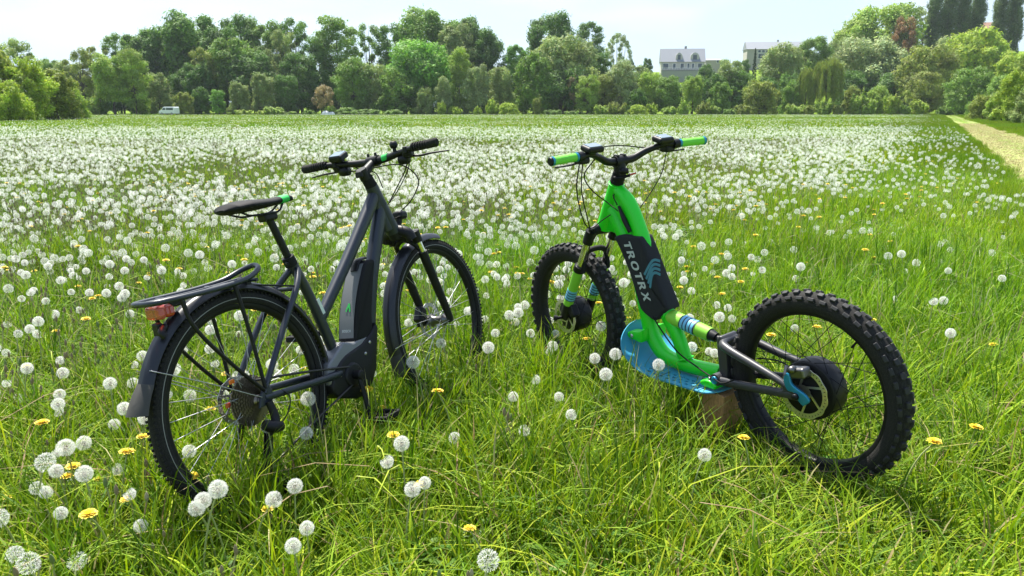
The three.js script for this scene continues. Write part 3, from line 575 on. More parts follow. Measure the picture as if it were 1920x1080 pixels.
// ---------------------------------------------------------------- the anthracite trekking e-bike
{
  const bike = vehicle('electric_bicycle', -0.803, -2.429, 0.495, -0.18);
  tag(bike, 'anthracite electric bicycle with rear luggage rack, mudguards and tube battery', 'bicycle');
  const A = M.anthracite, R = 0.36, FW = [1.126, 0.36], HA = 69 * Math.PI / 180, PIV = [1.084, 0.3434, 0], ST = 0.04;
  const st = o => steered(o, PIV, HA, ST);
  // frame
  const fr = part('frame', [
    sweep([[0.862, 0.895, 0], [0.79, 0.765, 0], [0.715, 0.62, 0], [0.655, 0.47, 0], [0.612, 0.34, 0]], [[0.030, 0.022], [0.029, 0.023], [0.029, 0.024], [0.031, 0.026], [0.034, 0.030]], { k: 18, sq: 0.75 }),
    sweep([[0.395, 0.535, 0], [0.60, 0.72, 0], [0.835, 0.945, 0]], [[0.021, 0.019], [0.023, 0.021], [0.028, 0.022]], { k: 16, sq: 0.8 }),
    sweep([[0.306, 0.78, 0], [0.37, 0.62, 0], [0.445, 0.37, 0]], [0.0185, 0.0185, 0.021], { k: 16 }),
    bar([0.826, 0.985, 0], [0.914, 0.785, 0], 0.026, 0.030, 20),
    sweep([[0.83, 0.95, 0], [0.865, 0.86, 0], [0.885, 0.80, 0]], [[0.02, 0.02], [0.036, 0.022], [0.03, 0.022]], { k: 14 }),
    ...[-1, 1].flatMap(s => [
      sweep([[0.40, 0.33, s * 0.045], [0.33, 0.335, s * 0.055], [0.15, 0.352, s * 0.066], [0.01, 0.365, s * 0.070]], [[0.016, 0.011], [0.014, 0.010], [0.012, 0.009], [0.012, 0.008]], { k: 12 }),
      sweep([[0.318, 0.735, s * 0.018], [0.27, 0.685, s * 0.046], [0.15, 0.555, s * 0.062], [0.012, 0.38, s * 0.070]], [0.0115, 0.0115, 0.0105, 0.0100], { k: 12 }),
      plate([[-0.02, 0.34], [0.0, 0.385], [0.03, 0.40], [0.045, 0.37], [0.03, 0.345]], s * 0.07 - 0.005, s * 0.07 + 0.005, 0.002),
    ]),
    bar([0.265, 0.675, -0.047], [0.265, 0.675, 0.047], 0.008),
  ], A, bike);
  part('sticker', lay([new THREE.BoxGeometry(0.014, 0.062, 0.0008)], [0.393, 0.585, 0.021], [0.93, 0.3, 0], [-0.27, 0.93, 0]), M.sticker, fr);
  part('emblem', lay([new THREE.BoxGeometry(0.014, 0.012, 0.0008)], [0.772, 0.905, 0.010], [-0.3, 0.25, 0.9], [0.70, 0.70, 0]), M.red, fr);
  part('head_set', [bar([0.789, 1.045, 0], [0.826, 0.985, 0], 0.021, 0.0255, 18), bar([0.806, 1.022, 0], [0.818, 0.997, 0], 0.024, 0.024, 18)], M.matt, bike);
  // battery with its print
  const BP = [[0.514, 0.424], [0.538, 0.50], [0.574, 0.58], [0.618, 0.652], [0.655, 0.698], [0.700, 0.703], [0.706, 0.685], [0.672, 0.60], [0.636, 0.50], [0.617, 0.43], [0.565, 0.416]];
  const bt = part('battery', [plate(BP, -0.046, 0.046, 0.010)], M.matt, bike);
  {
    const cu = new THREE.SplineCurve([...BP, BP[0]].map(p => new THREE.Vector2(...p))), face = [], pos = [], idx = [], NF = 24;
    for (let i = 0; i <= NF; i++) { const q = cu.getPoint(lerp(0.18, 3.9, i / NF) / BP.length); face.push([q.x, q.y]); }
    face.forEach(([x, y], i) => { const q = face[Math.min(i + 1, NF)], p = face[Math.max(i - 1, 0)], dx = q[0] - p[0], dy = q[1] - p[1], l = Math.hypot(dx, dy), nx = -dy / l, ny = dx / l; for (const z of [-0.0355, 0.0355]) pos.push(x + nx * 0.002, y + ny * 0.002, z); if (i < NF) idx.push(i * 2, i * 2 + 1, i * 2 + 2, i * 2 + 1, i * 2 + 3, i * 2 + 2); });
    const g = new THREE.BufferGeometry(); g.setAttribute('position', new THREE.Float32BufferAttribute(pos, 3)); g.setIndex(idx); g.computeVertexNormals();
    part('grey_panel', g, M.battGrey, bt);
    const ex = [0, 0, 1], ey = [0.036, 0.08, 0], a = letters('BOSCH', 0.0095, 0.0006);
    part('lettering', lay(a.geos, [0.5205, 0.455, -0.020], ex, [0.03, 0.1, 0]), M.whitePrint, bt);
    const logo = new THREE.Shape([[-0.013, -0.012], [-0.001, 0.020], [0.006, 0.020], [0.013, -0.012], [0.006, -0.014], [0.003, 0.004], [-0.004, -0.004], [-0.006, -0.012]].map(p => new THREE.Vector2(...p)));
    part('green_logo', lay([new THREE.ExtrudeGeometry(logo, { depth: 0.0006, bevelEnabled: false })], [0.5515, 0.541, 0.004], ex, ey), M.greenPrint, bt);
    part('handle', [sweep([[0.628, 0.672, 0], [0.652, 0.706, 0], [0.695, 0.712, 0]], [[0.006, 0.018], [0.006, 0.022], [0.006, 0.02]], { k: 10 })], M.black, bt);
  }
  const mo = part('motor', [plate([[0.333, 0.335], [0.348, 0.376], [0.411, 0.414], [0.446, 0.436], [0.50, 0.420], [0.615, 0.428], [0.62, 0.36], [0.58, 0.27], [0.40, 0.25], [0.345, 0.285]], -0.046, 0.046, 0.008, false)], M.motorGrey, bike);
  part('motor_cover', [plate([[0.338, 0.298], [0.356, 0.334], [0.379, 0.354], [0.410, 0.374], [0.442, 0.387], [0.49, 0.396], [0.539, 0.404], [0.60, 0.432], [0.640, 0.462], [0.646, 0.44], [0.622, 0.37], [0.596, 0.292], [0.56, 0.248], [0.519, 0.213], [0.46, 0.214], [0.415, 0.230], [0.366, 0.246], [0.342, 0.272]], -0.053, 0.053, 0.009, false), turn([[0.0, 0.062], [0.036, 0.062], [0.045, 0.058], [0.047, 0.05], [0.047, 0.0]], 30, 0.456, 0.308, 0)], M.black, mo);
  for (const [x, y] of [[0.545, 0.365], [0.39, 0.325], [0.50, 0.235], [0.58, 0.40]]) part('bolt', turn([[0, 0.055], [0.006, 0.055], [0.006, 0.05]], 10, x, y, 0), M.steel, mo);
  // saddle and post
  const sp = part('seat_post', [bar([0.306, 0.77, 0], [0.25, 0.925, 0], 0.0135, 0.0135, 16), rbox(0.245, 0.932, 0, 0.06, 0.03, 0.045, 0.01, [0, 0, 0.05])], M.black, bike);
  part('seat_clamp', [bar([0.312, 0.752, 0], [0.299, 0.784, 0], 0.0225, 0.0225, 18), bar([0.30, 0.765, -0.02], [0.262, 0.762, 0.034], 0.005, 0.005, 8)], M.matt, sp);
  const S1 = [[0.050, 0.972, 0], [0.078, 0.975, 0], [0.13, 0.978, 0], [0.20, 0.978, 0], [0.27, 0.979, 0], [0.33, 0.984, 0], [0.362, 0.983, 0], [0.374, 0.977, 0]];
  const sd = part('saddle', [sweep(S1, [[0.004, 0.018], [0.018, 0.062], [0.021, 0.074], [0.018, 0.056], [0.014, 0.032], [0.0135, 0.022], [0.011, 0.017], [0.003, 0.006]], { k: 24, n: 56 })], M.matt, bike);
  part('green_band', [sweep([[0.303, 0.9815, 0], [0.343, 0.9845, 0]], [[0.0148, 0.0272], [0.0145, 0.0222]], { k: 24 })], M.greenPrint, sd);
  part('saddle_rail', [-1, 1].map(s => sweep([[0.10, 0.962, s * 0.03], [0.15, 0.945, s * 0.024], [0.21, 0.944, s * 0.022], [0.28, 0.946, s * 0.022], [0.318, 0.972, s * 0.01]], 0.0036, { k: 8 })), M.black, sd);
  // wheels
  function wheel(name, c, turnIt) {
    const w = group(name, bike); if (turnIt) st(w);
    const kn = []; for (let i = 0; i < 130; i++) for (const s of [-1, 1]) { const a = (i + (s > 0 ? 0.5 : 0)) / 130 * 2 * Math.PI, g = box(R - 0.0055, 0, s * 0.0165, 0.008, 0.008, 0.007); g.rotateZ(a); g.translate(c[0], c[1], 0); kn.push(g); }
    const prof = []; for (let i = 0; i <= 16; i++) { const b = lerp(-2.45, 2.45, i / 16); prof.push([R - 0.0245 + 0.0235 * Math.cos(b), 0.0235 * Math.sin(b)]); }
    const ty = part('tyre', [turn(prof, 90, c[0], c[1], 0), ...kn], M.rubber, w);
    part('reflective_stripe', [-1, 1].map(s => turn([[0.3345, s * 0.0234], [0.3335, s * 0.0241], [0.3325, s * 0.0236]], 80, c[0], c[1], 0)), M.reflect, w);
    part('rim', [turn([[0.316, -0.013], [0.306, -0.0125], [0.298, -0.006], [0.298, 0.006], [0.306, 0.0125], [0.316, 0.013]], 80, c[0], c[1], 0)], M.black, w);
    part('hub', [turn([[0.009, -0.055], [0.011, -0.05], [0.028, -0.034], [0.03, -0.03], [0.018, -0.022], [0.016, 0.022], [0.028, 0.03], [0.026, 0.034], [0.011, 0.05], [0.009, 0.068]], 24, c[0], c[1], 0)], M.darkSteel, w);
    part('brake_disc', [disc(0.080, 0.026, 0, 6, 24).translate(c[0], c[1], -0.046)], M.steel, w);
    spokes(w, [c[0], c[1], 0], 32, 0.028, 0.030, 0.305, M.steel);
    return w;
  }
  const rw = wheel('rear_wheel', [0, R]), fw = wheel('front_wheel', FW, true);
  part('reflector', [rbox(-0.055, 0.44, 0.012, 0.02, 0.014, 0.006, 0.002)], M.amber, rw); part('reflector', [rbox(-0.085, 0.372, 0.010, 0.02, 0.016, 0.006, 0.002)], M.red, rw);
  // cassette, chain, gears
  const cs = []; for (let i = 0; i < 9; i++) { const r = lerp(0.083, 0.030, i / 8), z = 0.016 + i * 0.0041, s = new THREE.Shape(), N = Math.round(r * 480) * 2; for (let j = 0; j <= N; j++) { const a = j / N * 2 * Math.PI, q = r + (j % 2 ? 0.002 : -0.0022); j ? s.lineTo(q * Math.cos(a), q * Math.sin(a)) : s.moveTo(q * Math.cos(a), q * Math.sin(a)); } const h = new THREE.Path(); h.absarc(0, 0, r * 0.80 - 0.005, 0, 2 * Math.PI, true); s.holes.push(h); cs.push(new THREE.ExtrudeGeometry(s, { depth: 0.0016, bevelEnabled: false, curveSegments: 10 }).translate(0, R, z)); }
  part('cassette', [...cs, turn([[0.04, 0.0175], [0.020, 0.050], [0.012, 0.056]], 24, 0, R, 0)], M.dirtySteel, bike);
  part('chain', [sweep([[0.0, 0.425, 0.036], [0.2, 0.392, 0.047], [0.43, 0.345, 0.056], [0.476, 0.335, 0.057]], [0.0042, 0.0042, 0.0042, 0.0042], { k: 6 }), sweep([[-0.045, 0.128, 0.06], [0.05, 0.160, 0.06], [0.25, 0.222, 0.058], [0.44, 0.275, 0.057]], 0.0042, { k: 6 }), turn([[0.030, 0.053], [0.040, 0.055], [0.040, 0.060], [0.030, 0.062]], 26, 0.456, 0.308, 0)], M.chain, bike);
  part('derailleur', [sweep([[0.016, 0.352, 0.078], [0.022, 0.30, 0.086], [0.012, 0.272, 0.092]], [0.012, 0.014, 0.016], { k: 10 }), sweep([[-0.03, 0.288, 0.085], [0.0, 0.272, 0.094], [0.034, 0.262, 0.092]], [0.016, 0.022, 0.016], { k: 12 }), rbox(-0.008, 0.205, 0.066, 0.026, 0.16, 0.004, 0.001, [0, 0, -0.28]), rbox(-0.008, 0.205, 0.054, 0.026, 0.16, 0.004, 0.001, [0, 0, -0.28]), turn([[0.0, 0.056], [0.022, 0.058], [0.022, 0.062], [0, 0.064]], 16, -0.030, 0.145, 0), turn([[0.0, 0.056], [0.02, 0.058], [0.02, 0.062], [0, 0.064]], 16, 0.016, 0.268, 0), sweep([[0.03, 0.265, 0.09], [0.075, 0.30, 0.095], [0.10, 0.345, 0.085], [0.085, 0.368, 0.07], [0.12, 0.352, 0.070]], 0.0025, { k: 6 })], M.black, bike);
  part('crank', [sweep([[0.456, 0.308, 0.080], [0.456, 0.25, 0.087], [0.455, 0.155, 0.098]], [[0.013, 0.008], [0.011, 0.007], [0.012, 0.008]], { k: 12 }), turn([[0, 0.094], [0.014, 0.094], [0.018, 0.09], [0.018, 0.058]], 18, 0.456, 0.308, 0)], M.black, bike);
  part('crank', [sweep([[0.456, 0.308, -0.078], [0.457, 0.37, -0.086], [0.458, 0.463, -0.096]], [[0.013, 0.008], [0.011, 0.007], [0.012, 0.008]], { k: 12 })], M.black, bike);
  for (const [x, y, s] of [[0.455, 0.150, 1], [0.458, 0.463, -1]]) part('pedal', [bar([x, y, s * 0.1], [x, y, s * 0.205], 0.009), ...[-0.042, 0.042].map(q => rbox(x + q, y, s * 0.157, 0.018, 0.022, 0.095, 0.005)), ...[0.114, 0.20].map(q => rbox(x, y, s * q, 0.09, 0.020, 0.012, 0.004)), ...[-0.03, -0.01, 0.01, 0.03].flatMap(q => [0.118, 0.198].map(zz => box(x + q, y + 0.012, s * zz, 0.004, 0.006, 0.004)))], M.matt, bike);
  part('kickstand', [sweep([[0.075, 0.345, -0.078], [0.06, 0.32, -0.088], [0.005, 0.055, -0.165]], [0.009, 0.0105, 0.0085], { k: 10, straight: true }), rbox(0.003, 0.045, -0.168, 0.035, 0.02, 0.03, 0.006)], M.black, bike);
  // mudguards
  const D = Math.PI / 180;
  const rg = part('rear_mudguard', [guard([0, R, 0], t => lerp(0.388, 0.396, smooth(0.5, 1, t)), -12 * D, 157 * D, t => 0.031)], M.guard, bike);
  part('mud_flap', [guard([0, R, 0], t => lerp(0.397, 0.425, t), 155 * D, 168 * D, t => lerp(0.032, 0.042, t), 10)], M.rubberDusty, rg);
  part('mudguard_stay', [-1, 1].map(s => sweep([[-0.338, 0.560, s * 0.027], [-0.33, 0.555, s * 0.034], [-0.2, 0.485, s * 0.055], [-0.005, 0.372, s * 0.076]], 0.0017, { k: 6 })), M.steel, rg);
  const fg = st(part('front_mudguard', [guard([FW[0], FW[1], 0], 0.388, 76 * D, 190 * D, 0.031)], M.guard, bike));
  part('mudguard_stay', [-1, 1].map(s => sweep([[FW[0] - 0.385, FW[1] - 0.03, s * 0.026], [FW[0] - 0.25, FW[1] - 0.02, s * 0.045], [FW[0] - 0.01, FW[1], s * 0.072]], 0.0017, { k: 6 })), M.steel, fg);
  part('mud_flap', [guard([FW[0], FW[1], 0], t => lerp(0.387, 0.398, t), 188 * D, 203 * D, t => lerp(0.031, 0.036, t), 8)], M.rubberDusty, fg);
  // fork
  const fk = st(group('fork', bike));
  part('crown', [sweep([[0.945, 0.742, -0.064], [0.938, 0.772, -0.052], [0.926, 0.787, 0], [0.938, 0.772, 0.052], [0.945, 0.742, 0.064]], [[0.022, 0.022], [0.022, 0.024], [0.022, 0.026], [0.022, 0.024], [0.022, 0.022]], { k: 14, up: [0, 1, 0] }), ...[-1, 1].map(s => bar([0.972, 0.775, s * 0.062], [0.988, 0.728, s * 0.062], 0.021, 0.021, 16)), bar([0.914, 0.80, 0], [0.93, 0.76, 0], 0.03, 0.03, 18), rbox(0.955, 0.765, 0, 0.05, 0.035, 0.13, 0.012, [0, 0, -0.3])], M.black, fk);
  for (const s of [-1, 1]) {
    part('stanchion', [bar([0.985, 0.735, s * 0.062], [1.012, 0.665, s * 0.063], 0.0142, 0.0142, 18)], M.chrome, fk);
    part('lower_leg', [sweep([[1.006, 0.682, s * 0.063], [1.012, 0.665, s * 0.063], [1.06, 0.53, s * 0.064], [1.108, 0.395, s * 0.066], [1.118, 0.352, s * 0.068]], [[0.020, 0.020], [0.020, 0.020], [0.0195, 0.0185], [0.018, 0.016], [0.017, 0.011]], { k: 16 })], M.black, fk);
  }
  part('fork_arch', [sweep([[1.02, 0.66, -0.06], [0.985, 0.715, -0.048], [0.975, 0.742, 0], [0.985, 0.715, 0.048], [1.02, 0.66, 0.06]], 0.011, { k: 10, up: [1, 0, 0] })], M.black, fk);
  part('brake_caliper', [rbox(1.065, 0.40, -0.052, 0.07, 0.045, 0.04, 0.01, [0, 0, 1.0]), rbox(1.085, 0.36, -0.06, 0.06, 0.03, 0.03, 0.008)], M.black, fk);
  // lights
  const hl = st(part('headlight', [sweep([[0.945, 0.79, 0], [0.965, 0.815, 0], [0.972, 0.835, 0]], [0.008, 0.012, 0.016], { k: 10 }), rbox(0.982, 0.848, 0, 0.055, 0.036, 0.05, 0.014, [0, 0, -0.12])], M.black, bike));
  part('lens', [rbox(1.010, 0.845, 0, 0.006, 0.026, 0.04, 0.003)], M.clear, hl);
  const tl = part('tail_light', [rbox(-0.228, 0.712, 0, 0.036, 0.040, 0.062, 0.012)], M.red, bike);
  part('lens', [rbox(-0.258, 0.712, 0, 0.030, 0.044, 0.072, 0.014)], M.redClear, tl);
  part('bracket', [rbox(-0.262, 0.662, 0, 0.02, 0.04, 0.03, 0.006), rbox(-0.205, 0.728, 0, 0.04, 0.02, 0.06, 0.004), sweep([[-0.25, 0.668, 0.015], [-0.275, 0.655, 0.03], [-0.27, 0.64, 0.035]], 0.011, { k: 8 })], M.black, tl);
  // luggage rack
  const rk = part('luggage_rack', [
    sweep([[-0.298, 0.744, 0], [-0.29, 0.744, 0.045], [-0.24, 0.744, 0.066], [-0.05, 0.744, 0.068], [0.06, 0.753, 0.060], [0.12, 0.772, 0.040], [0.142, 0.782, 0], [0.12, 0.772, -0.040], [0.06, 0.753, -0.060], [-0.05, 0.744, -0.068], [-0.24, 0.744, -0.066], [-0.29, 0.744, -0.045]], 0.0088, { k: 10, n: 90, closed: true, up: [0, 1, 0] }),
    ...[-0.022, 0.022].map(z => sweep([[-0.293, 0.744, z], [-0.1, 0.742, z], [0.10, 0.748, z]], 0.005, { k: 8, up: [0, 1, 0] })),
    ...[-0.20, -0.02, 0.085].map(x => sweep([[x, 0.742, -0.064], [x, 0.740, 0.064]], 0.006, { k: 8, up: [0, 1, 0] })),
  ], M.anthracite, bike);
  for (const s of [-1, 1]) {
    part('strut', [sweep([[-0.014, 0.738, s * 0.070], [0.0, 0.60, s * 0.074], [0.014, 0.395, s * 0.079]], [0.0075, 0.0062, 0.0065], { k: 8 })], M.black, rk);
    part('strut', [sweep([[-0.213, 0.738, s * 0.068], [-0.205, 0.675, s * 0.072], [-0.178, 0.62, s * 0.074], [-0.08, 0.49, s * 0.078], [0.006, 0.392, s * 0.080]], [0.0075, 0.0065, 0.0065, 0.0065, 0.0065], { k: 8 })], M.black, rk);
    part('strut', [bar([0.10, 0.722, s * 0.022], [0.258, 0.685, s * 0.048], 0.0032, 0.0032, 8)], M.black, rk);
  }
  part('bracket', [rbox(0.085, 0.727, 0, 0.022, 0.045, 0.05, 0.004), rbox(0.0, 0.742, 0, 0.03, 0.01, 0.09, 0.003)], M.black, rk);
  // stem and handlebar
  const hb = st(part('handlebar', [
    sweep([[0.835, 1.104, -0.335], [0.842, 1.102, -0.24], [0.858, 1.094, -0.15], [0.870, 1.083, -0.06], [0.871, 1.081, 0], [0.870, 1.083, 0.06], [0.858, 1.094, 0.15], [0.842, 1.102, 0.24], [0.835, 1.104, 0.335]], [0.0108, 0.0108, 0.0125, 0.0155, 0.0155, 0.0155, 0.0125, 0.0108, 0.0108], { k: 14, up: [1, 0, 0] })], M.black, bike));
  part('stem', [sweep([[0.785, 1.03, 0], [0.80, 1.04, 0], [0.855, 1.072, 0], [0.872, 1.082, 0]], [[0.020, 0.019], [0.021, 0.019], [0.016, 0.017], [0.022, 0.022]], { k: 14 }), bar([0.797, 1.015, 0], [0.779, 1.056, 0], 0.021, 0.021, 18), bar([0.872, 1.082, -0.026], [0.872, 1.082, 0.026], 0.022, 0.022, 18), rbox(0.762, 1.035, 0, 0.018, 0.024, 0.03, 0.005), ...[-0.018, 0.018].map(z => rbox(0.868, 1.108, z, 0.008, 0.014, 0.010, 0.002))], M.black, hb);
  part('green_mark', [sweep([[0.8695, 1.0845, 0.052], [0.868, 1.087, 0.080]], [0.0160, 0.0155], { k: 14, up: [1, 0, 0] }), lay([new THREE.BoxGeometry(0.035, 0.012, 0.001)], [0.826, 1.0725, 0], [0.86, 0.5, 0], [0, 0, 1])], M.greenPrint, hb);
  for (const s of [-1, 1]) {
    part('grip', [sweep([[0.8345, 1.104, s * 0.337], [0.8345, 1.104, s * 0.332], [0.838, 1.103, s * 0.28], [0.843, 1.102, s * 0.215]], [0.012, 0.0175, 0.0165, 0.0165], { k: 16, straight: true, up: [1, 0, 0] }), ...[0.222, 0.234, 0.246, 0.258, 0.27, 0.282, 0.294, 0.306, 0.318].map(z => sweep([[0.837, 1.103, s * z], [0.8365, 1.103, s * (z + 0.007)]], 0.0176, { k: 14, up: [1, 0, 0] }))], M.rubber, hb);
    part('brake_lever', [rbox(0.868, 1.085, s * 0.175, 0.045, 0.03, 0.04, 0.010, [0, s * 0.2, 0.4]), rbox(0.855, 1.098, s * 0.178, 0.035, 0.03, 0.02, 0.006), sweep([[0.885, 1.075, s * 0.175], [0.895, 1.07, s * 0.21], [0.888, 1.07, s * 0.27], [0.893, 1.067, s * 0.345]], [[0.007, 0.006], [0.008, 0.005], [0.007, 0.004], [0.005, 0.003]], { k: 10, up: [0, 1, 0] }), turn([[0, -0.02], [0.02, -0.018], [0.022, 0.018], [0, 0.02]], 14, 0.868, 1.066, s * 0.15)], M.black, hb);
  }
  const dp = part('display', [rbox(0.852, 1.126, -0.155, 0.060, 0.026, 0.064, 0.008, [0.05, 0, 0.35]), rbox(0.858, 1.112, -0.155, 0.03, 0.02, 0.03, 0.005)], M.black, hb);
  part('screen', [rbox(0.8475, 1.1385, -0.155, 0.050, 0.003, 0.054, 0.001, [0.05, 0, 0.35])], M.screen, dp);
  part('bell', [turn([[0, -0.016], [0.013, -0.014], [0.017, 0], [0.013, 0.012], [0, 0.016]], 16, 0, 0, 0).rotateX(Math.PI / 2).translate(0.862, 1.128, 0.118), bar([0.862, 1.095, 0.118], [0.862, 1.12, 0.118], 0.008)], M.black, hb);
  part('cable', [
    sweep([[0.885, 1.06, 0.155], [0.93, 1.02, 0.10], [0.91, 0.95, 0.05], [0.872, 0.905, 0.034]], 0.0026, { k: 6 }),
    sweep([[0.885, 1.055, 0.165], [0.925, 1.01, 0.11], [0.90, 0.94, 0.06], [0.862, 0.90, 0.036]], 0.0024, { k: 6 }),
    sweep([[0.875, 1.06, -0.15], [0.93, 1.06, -0.07], [0.98, 1.05, 0.06], [1.02, 0.98, 0.10], [1.01, 0.90, 0.05], [0.985, 0.862, 0.005]], 0.0026, { k: 6 }),
    sweep([[0.86, 1.10, -0.13], [0.87, 1.065, -0.08], [0.85, 1.05, -0.03], [0.835, 1.03, 0.028], [0.85, 0.97, 0.036]], 0.0022, { k: 6 }),
    sweep([[0.90, 0.84, 0.03], [0.93, 0.845, 0.035], [0.955, 0.84, 0.015]], 0.002, { k: 6 }),
  ], M.matt, hb);
}

// ---------------------------------------------------------------- the green all-terrain electric kick scooter
{
  const sc = vehicle('electric_kick_scooter', 1.062, -2.624, -0.6246, -0.093);
  tag(sc, 'green all-terrain electric kick scooter with knobbly tyres and blue deck', 'scooter');
  const R = 0.343, RF = 0.333, HA = 68.14 * Math.PI / 180, PIV = [1.2254, 0.3155, 0], ST = -0.056, FC = [1.2671, 0.3323];
  const st = o => steered(o, PIV, HA, ST), G = M.green, D = Math.PI / 180;
  part('frame', [
    bar([0.949, 0.972, 0], [1.036, 0.772, 0], 0.030, 0.036, 22),
    sweep([[0.985, 0.862, 0], [0.905, 0.745, 0], [0.838, 0.61, 0], [0.795, 0.45, 0], [0.765, 0.345, 0], [0.700, 0.279, 0], [0.58, 0.266, 0], [0.40, 0.283, 0]], [[0.034, 0.030], [0.036, 0.032], [0.034, 0.032], [0.034, 0.032], [0.033, 0.032], [0.032, 0.031], [0.031, 0.030], [0.029, 0.029]], { k: 18 }),
    sweep([[0.953, 0.955, 0], [0.885, 0.895, 0], [0.826, 0.79, 0], [0.757, 0.63, 0], [0.688, 0.478, 0], [0.625, 0.38, 0], [0.585, 0.285, 0]], [[0.026, 0.026], [0.036, 0.030], [0.036, 0.031], [0.034, 0.030], [0.036, 0.030], [0.030, 0.028], [0.028, 0.028]], { k: 18 }),
    plate([[0.965, 0.945], [1.032, 0.79], [0.97, 0.762], [0.90, 0.758], [0.81, 0.76], [0.86, 0.86]], -0.017, 0.017, 0.008),
    ...[-1, 1].map(s => plate([[0.76, 0.385], [0.79, 0.375], [0.825, 0.37], [0.845, 0.355], [0.835, 0.338], [0.80, 0.335], [0.76, 0.335]], s * 0.05 - 0.022, s * 0.05 + 0.022, 0.006)),
    ...[-1, 1].map(s => plate([[0.37, 0.245], [0.43, 0.245], [0.44, 0.262], [0.40, 0.275], [0.365, 0.262]], s * 0.05 - 0.03, s * 0.05 + 0.03, 0.006)),
  ], G, sc);
  for (const [c, n, rr] of [[[0.585, 0.292, 0], [-0.38, -0.92, 0], 0.031], [[0.672, 0.453, 0], [-0.99, -0.14, 0], 0.0315], [[0.951, 0.966, 0], [0.4, -0.92, 0], 0.0315]]) part('weld_bead', [(() => { const g = new THREE.TorusGeometry(rr, 0.0035, 8, 40), q = new THREE.Quaternion().setFromUnitVectors(V(0, 0, 1), V(...n).normalize()); return g.applyQuaternion(q).translate(...c); })()], G, sc);
  part('cable_port', [sweep([[0.905, 0.885, -0.034], [0.872, 0.832, -0.037], [0.842, 0.785, -0.036]], [0.006, 0.011, 0.009], { k: 10 })], M.black, sc);
  // black fabric cover with its print
  const cv = part('frame_cover', [plate([[0.940, 0.750], [0.91, 0.764], [0.86, 0.769], [0.80, 0.772], [0.775, 0.755], [0.710, 0.628], [0.645, 0.506], [0.655, 0.485], [0.712, 0.432], [0.755, 0.440], [0.792, 0.458], [0.808, 0.485], [0.862, 0.62]], -0.038, 0.038, 0.012)], M.fabric, sc);
  {
    const z = -0.0392, dir = V(0.845 - 0.965, 0.475 - 0.725, 0).normalize(), across = V(dir.y, -dir.x, 0).multiplyScalar(-1);   // text runs down the cover, tops to the rear
    const back = V(-0.9, 0.43, 0);
    const a = letters('TROTRX', 0.040, 0.0008, 0.0, 0.0022);
    a.geos.forEach(g => g.applyMatrix4(new THREE.Matrix4().makeShear(0, 0, 0.22, 0, 0, 0)));
    const k = 0.268 / a.width; a.geos.forEach(g => g.scale(k, 1, 1));
    part('lettering', lay(a.geos, [0.882, 0.738, z], [dir.x, dir.y, 0], [back.x, back.y, 0]), M.whitePrint, cv);
    const stripes = [];
    for (let i = 0; i < 4; i++) {
      const c = [0.694, 0.664 - i * 0.0175], pts = [];
      pts.push([c[0] + 0.070 - i * 0.010, c[1] - 0.046 + i * 0.001], [c[0] + 0.034 - i * 0.002, c[1] + 0.008], [c[0] + 0.010, c[1] + 0.026], [c[0] - 0.020, c[1] + 0.026 - i * 0.001]);
      const cu = new THREE.SplineCurve(pts.map(p => new THREE.Vector2(...p))).getPoints(16), pos = [], idx = [];
      cu.forEach((p, j) => { const q = cu[Math.min(j + 1, 16)], o = cu[Math.max(j - 1, 0)], dx = q.x - o.x, dy = q.y - o.y, l = Math.hypot(dx, dy), w = 0.0055; pos.push(p.x - dy / l * w, p.y + dx / l * w, z, p.x + dy / l * w, p.y - dx / l * w, z); if (j < 16) idx.push(j * 2, j * 2 + 1, j * 2 + 2, j * 2 + 1, j * 2 + 3, j * 2 + 2); });
      const g = new THREE.BufferGeometry(); g.setAttribute('position', new THREE.Float32BufferAttribute(pos, 3)); g.setIndex(idx); g.computeVertexNormals(); stripes.push(g);
    }
    stripes.forEach(s => part('blue_stripe', s, M.printBlue, cv));
  }
  // deck: a thin board that curls up in front, pierced by rows of slots
  {
    const line = new THREE.CatmullRomCurve3([[0.352, 0.238], [0.45, 0.234], [0.60, 0.232], [0.69, 0.236], [0.755, 0.254], [0.81, 0.292], [0.845, 0.342], [0.865, 0.392]].map(p => V(p[0], p[1], 0)), false, 'centripetal');
    const NS = 112, NT = 44, C = [], Nn = [], Wd = [];
    for (let i = 0; i <= NS; i++) { const u = i / NS; C.push(line.getPointAt(u)); const t = line.getTangentAt(u); Nn.push([-t.y, t.x]); const e0 = clamp(u / 0.10, 0, 1), e1 = clamp((1 - u) / 0.22, 0, 1); Wd.push(lerp(0.110, 0.134, smooth(0.05, 0.75, u)) * Math.sqrt(Math.max(0, 1 - (1 - e0) ** 2)) * Math.sqrt(Math.max(0, 1 - (1 - e1) ** 2)) + 0.0005); }
    const open = (i, j) => { const u = i / NS; if (u < 0.14 || u > 0.60) return false; const q = Math.abs(j - NT / 2 + 0.5), r = Math.floor((NT / 2 - q) / 2); if (q < 8 || q > 19 || r % 2) return false; const ph = (i + (r % 4 ? 3 : 0)) % 6; return ph < 3; };
    const pos = [], idx = [], w = NT + 1, th = 0.0055;
    for (const lay2 of [0, 1]) for (let i = 0; i <= NS; i++) for (let j = 0; j <= NT; j++) { const t = j / NT * 2 - 1, dish = 0.010 * t * t * smooth(0.5, 1, i / NS), o = lay2 ? -th : 0; pos.push(C[i].x + Nn[i][0] * (o + dish), C[i].y + Nn[i][1] * (o + dish), t * Wd[i]); }
    const L = (NS + 1) * w, wall = (a, b) => idx.push(a, b, a + L, b, b + L, a + L);
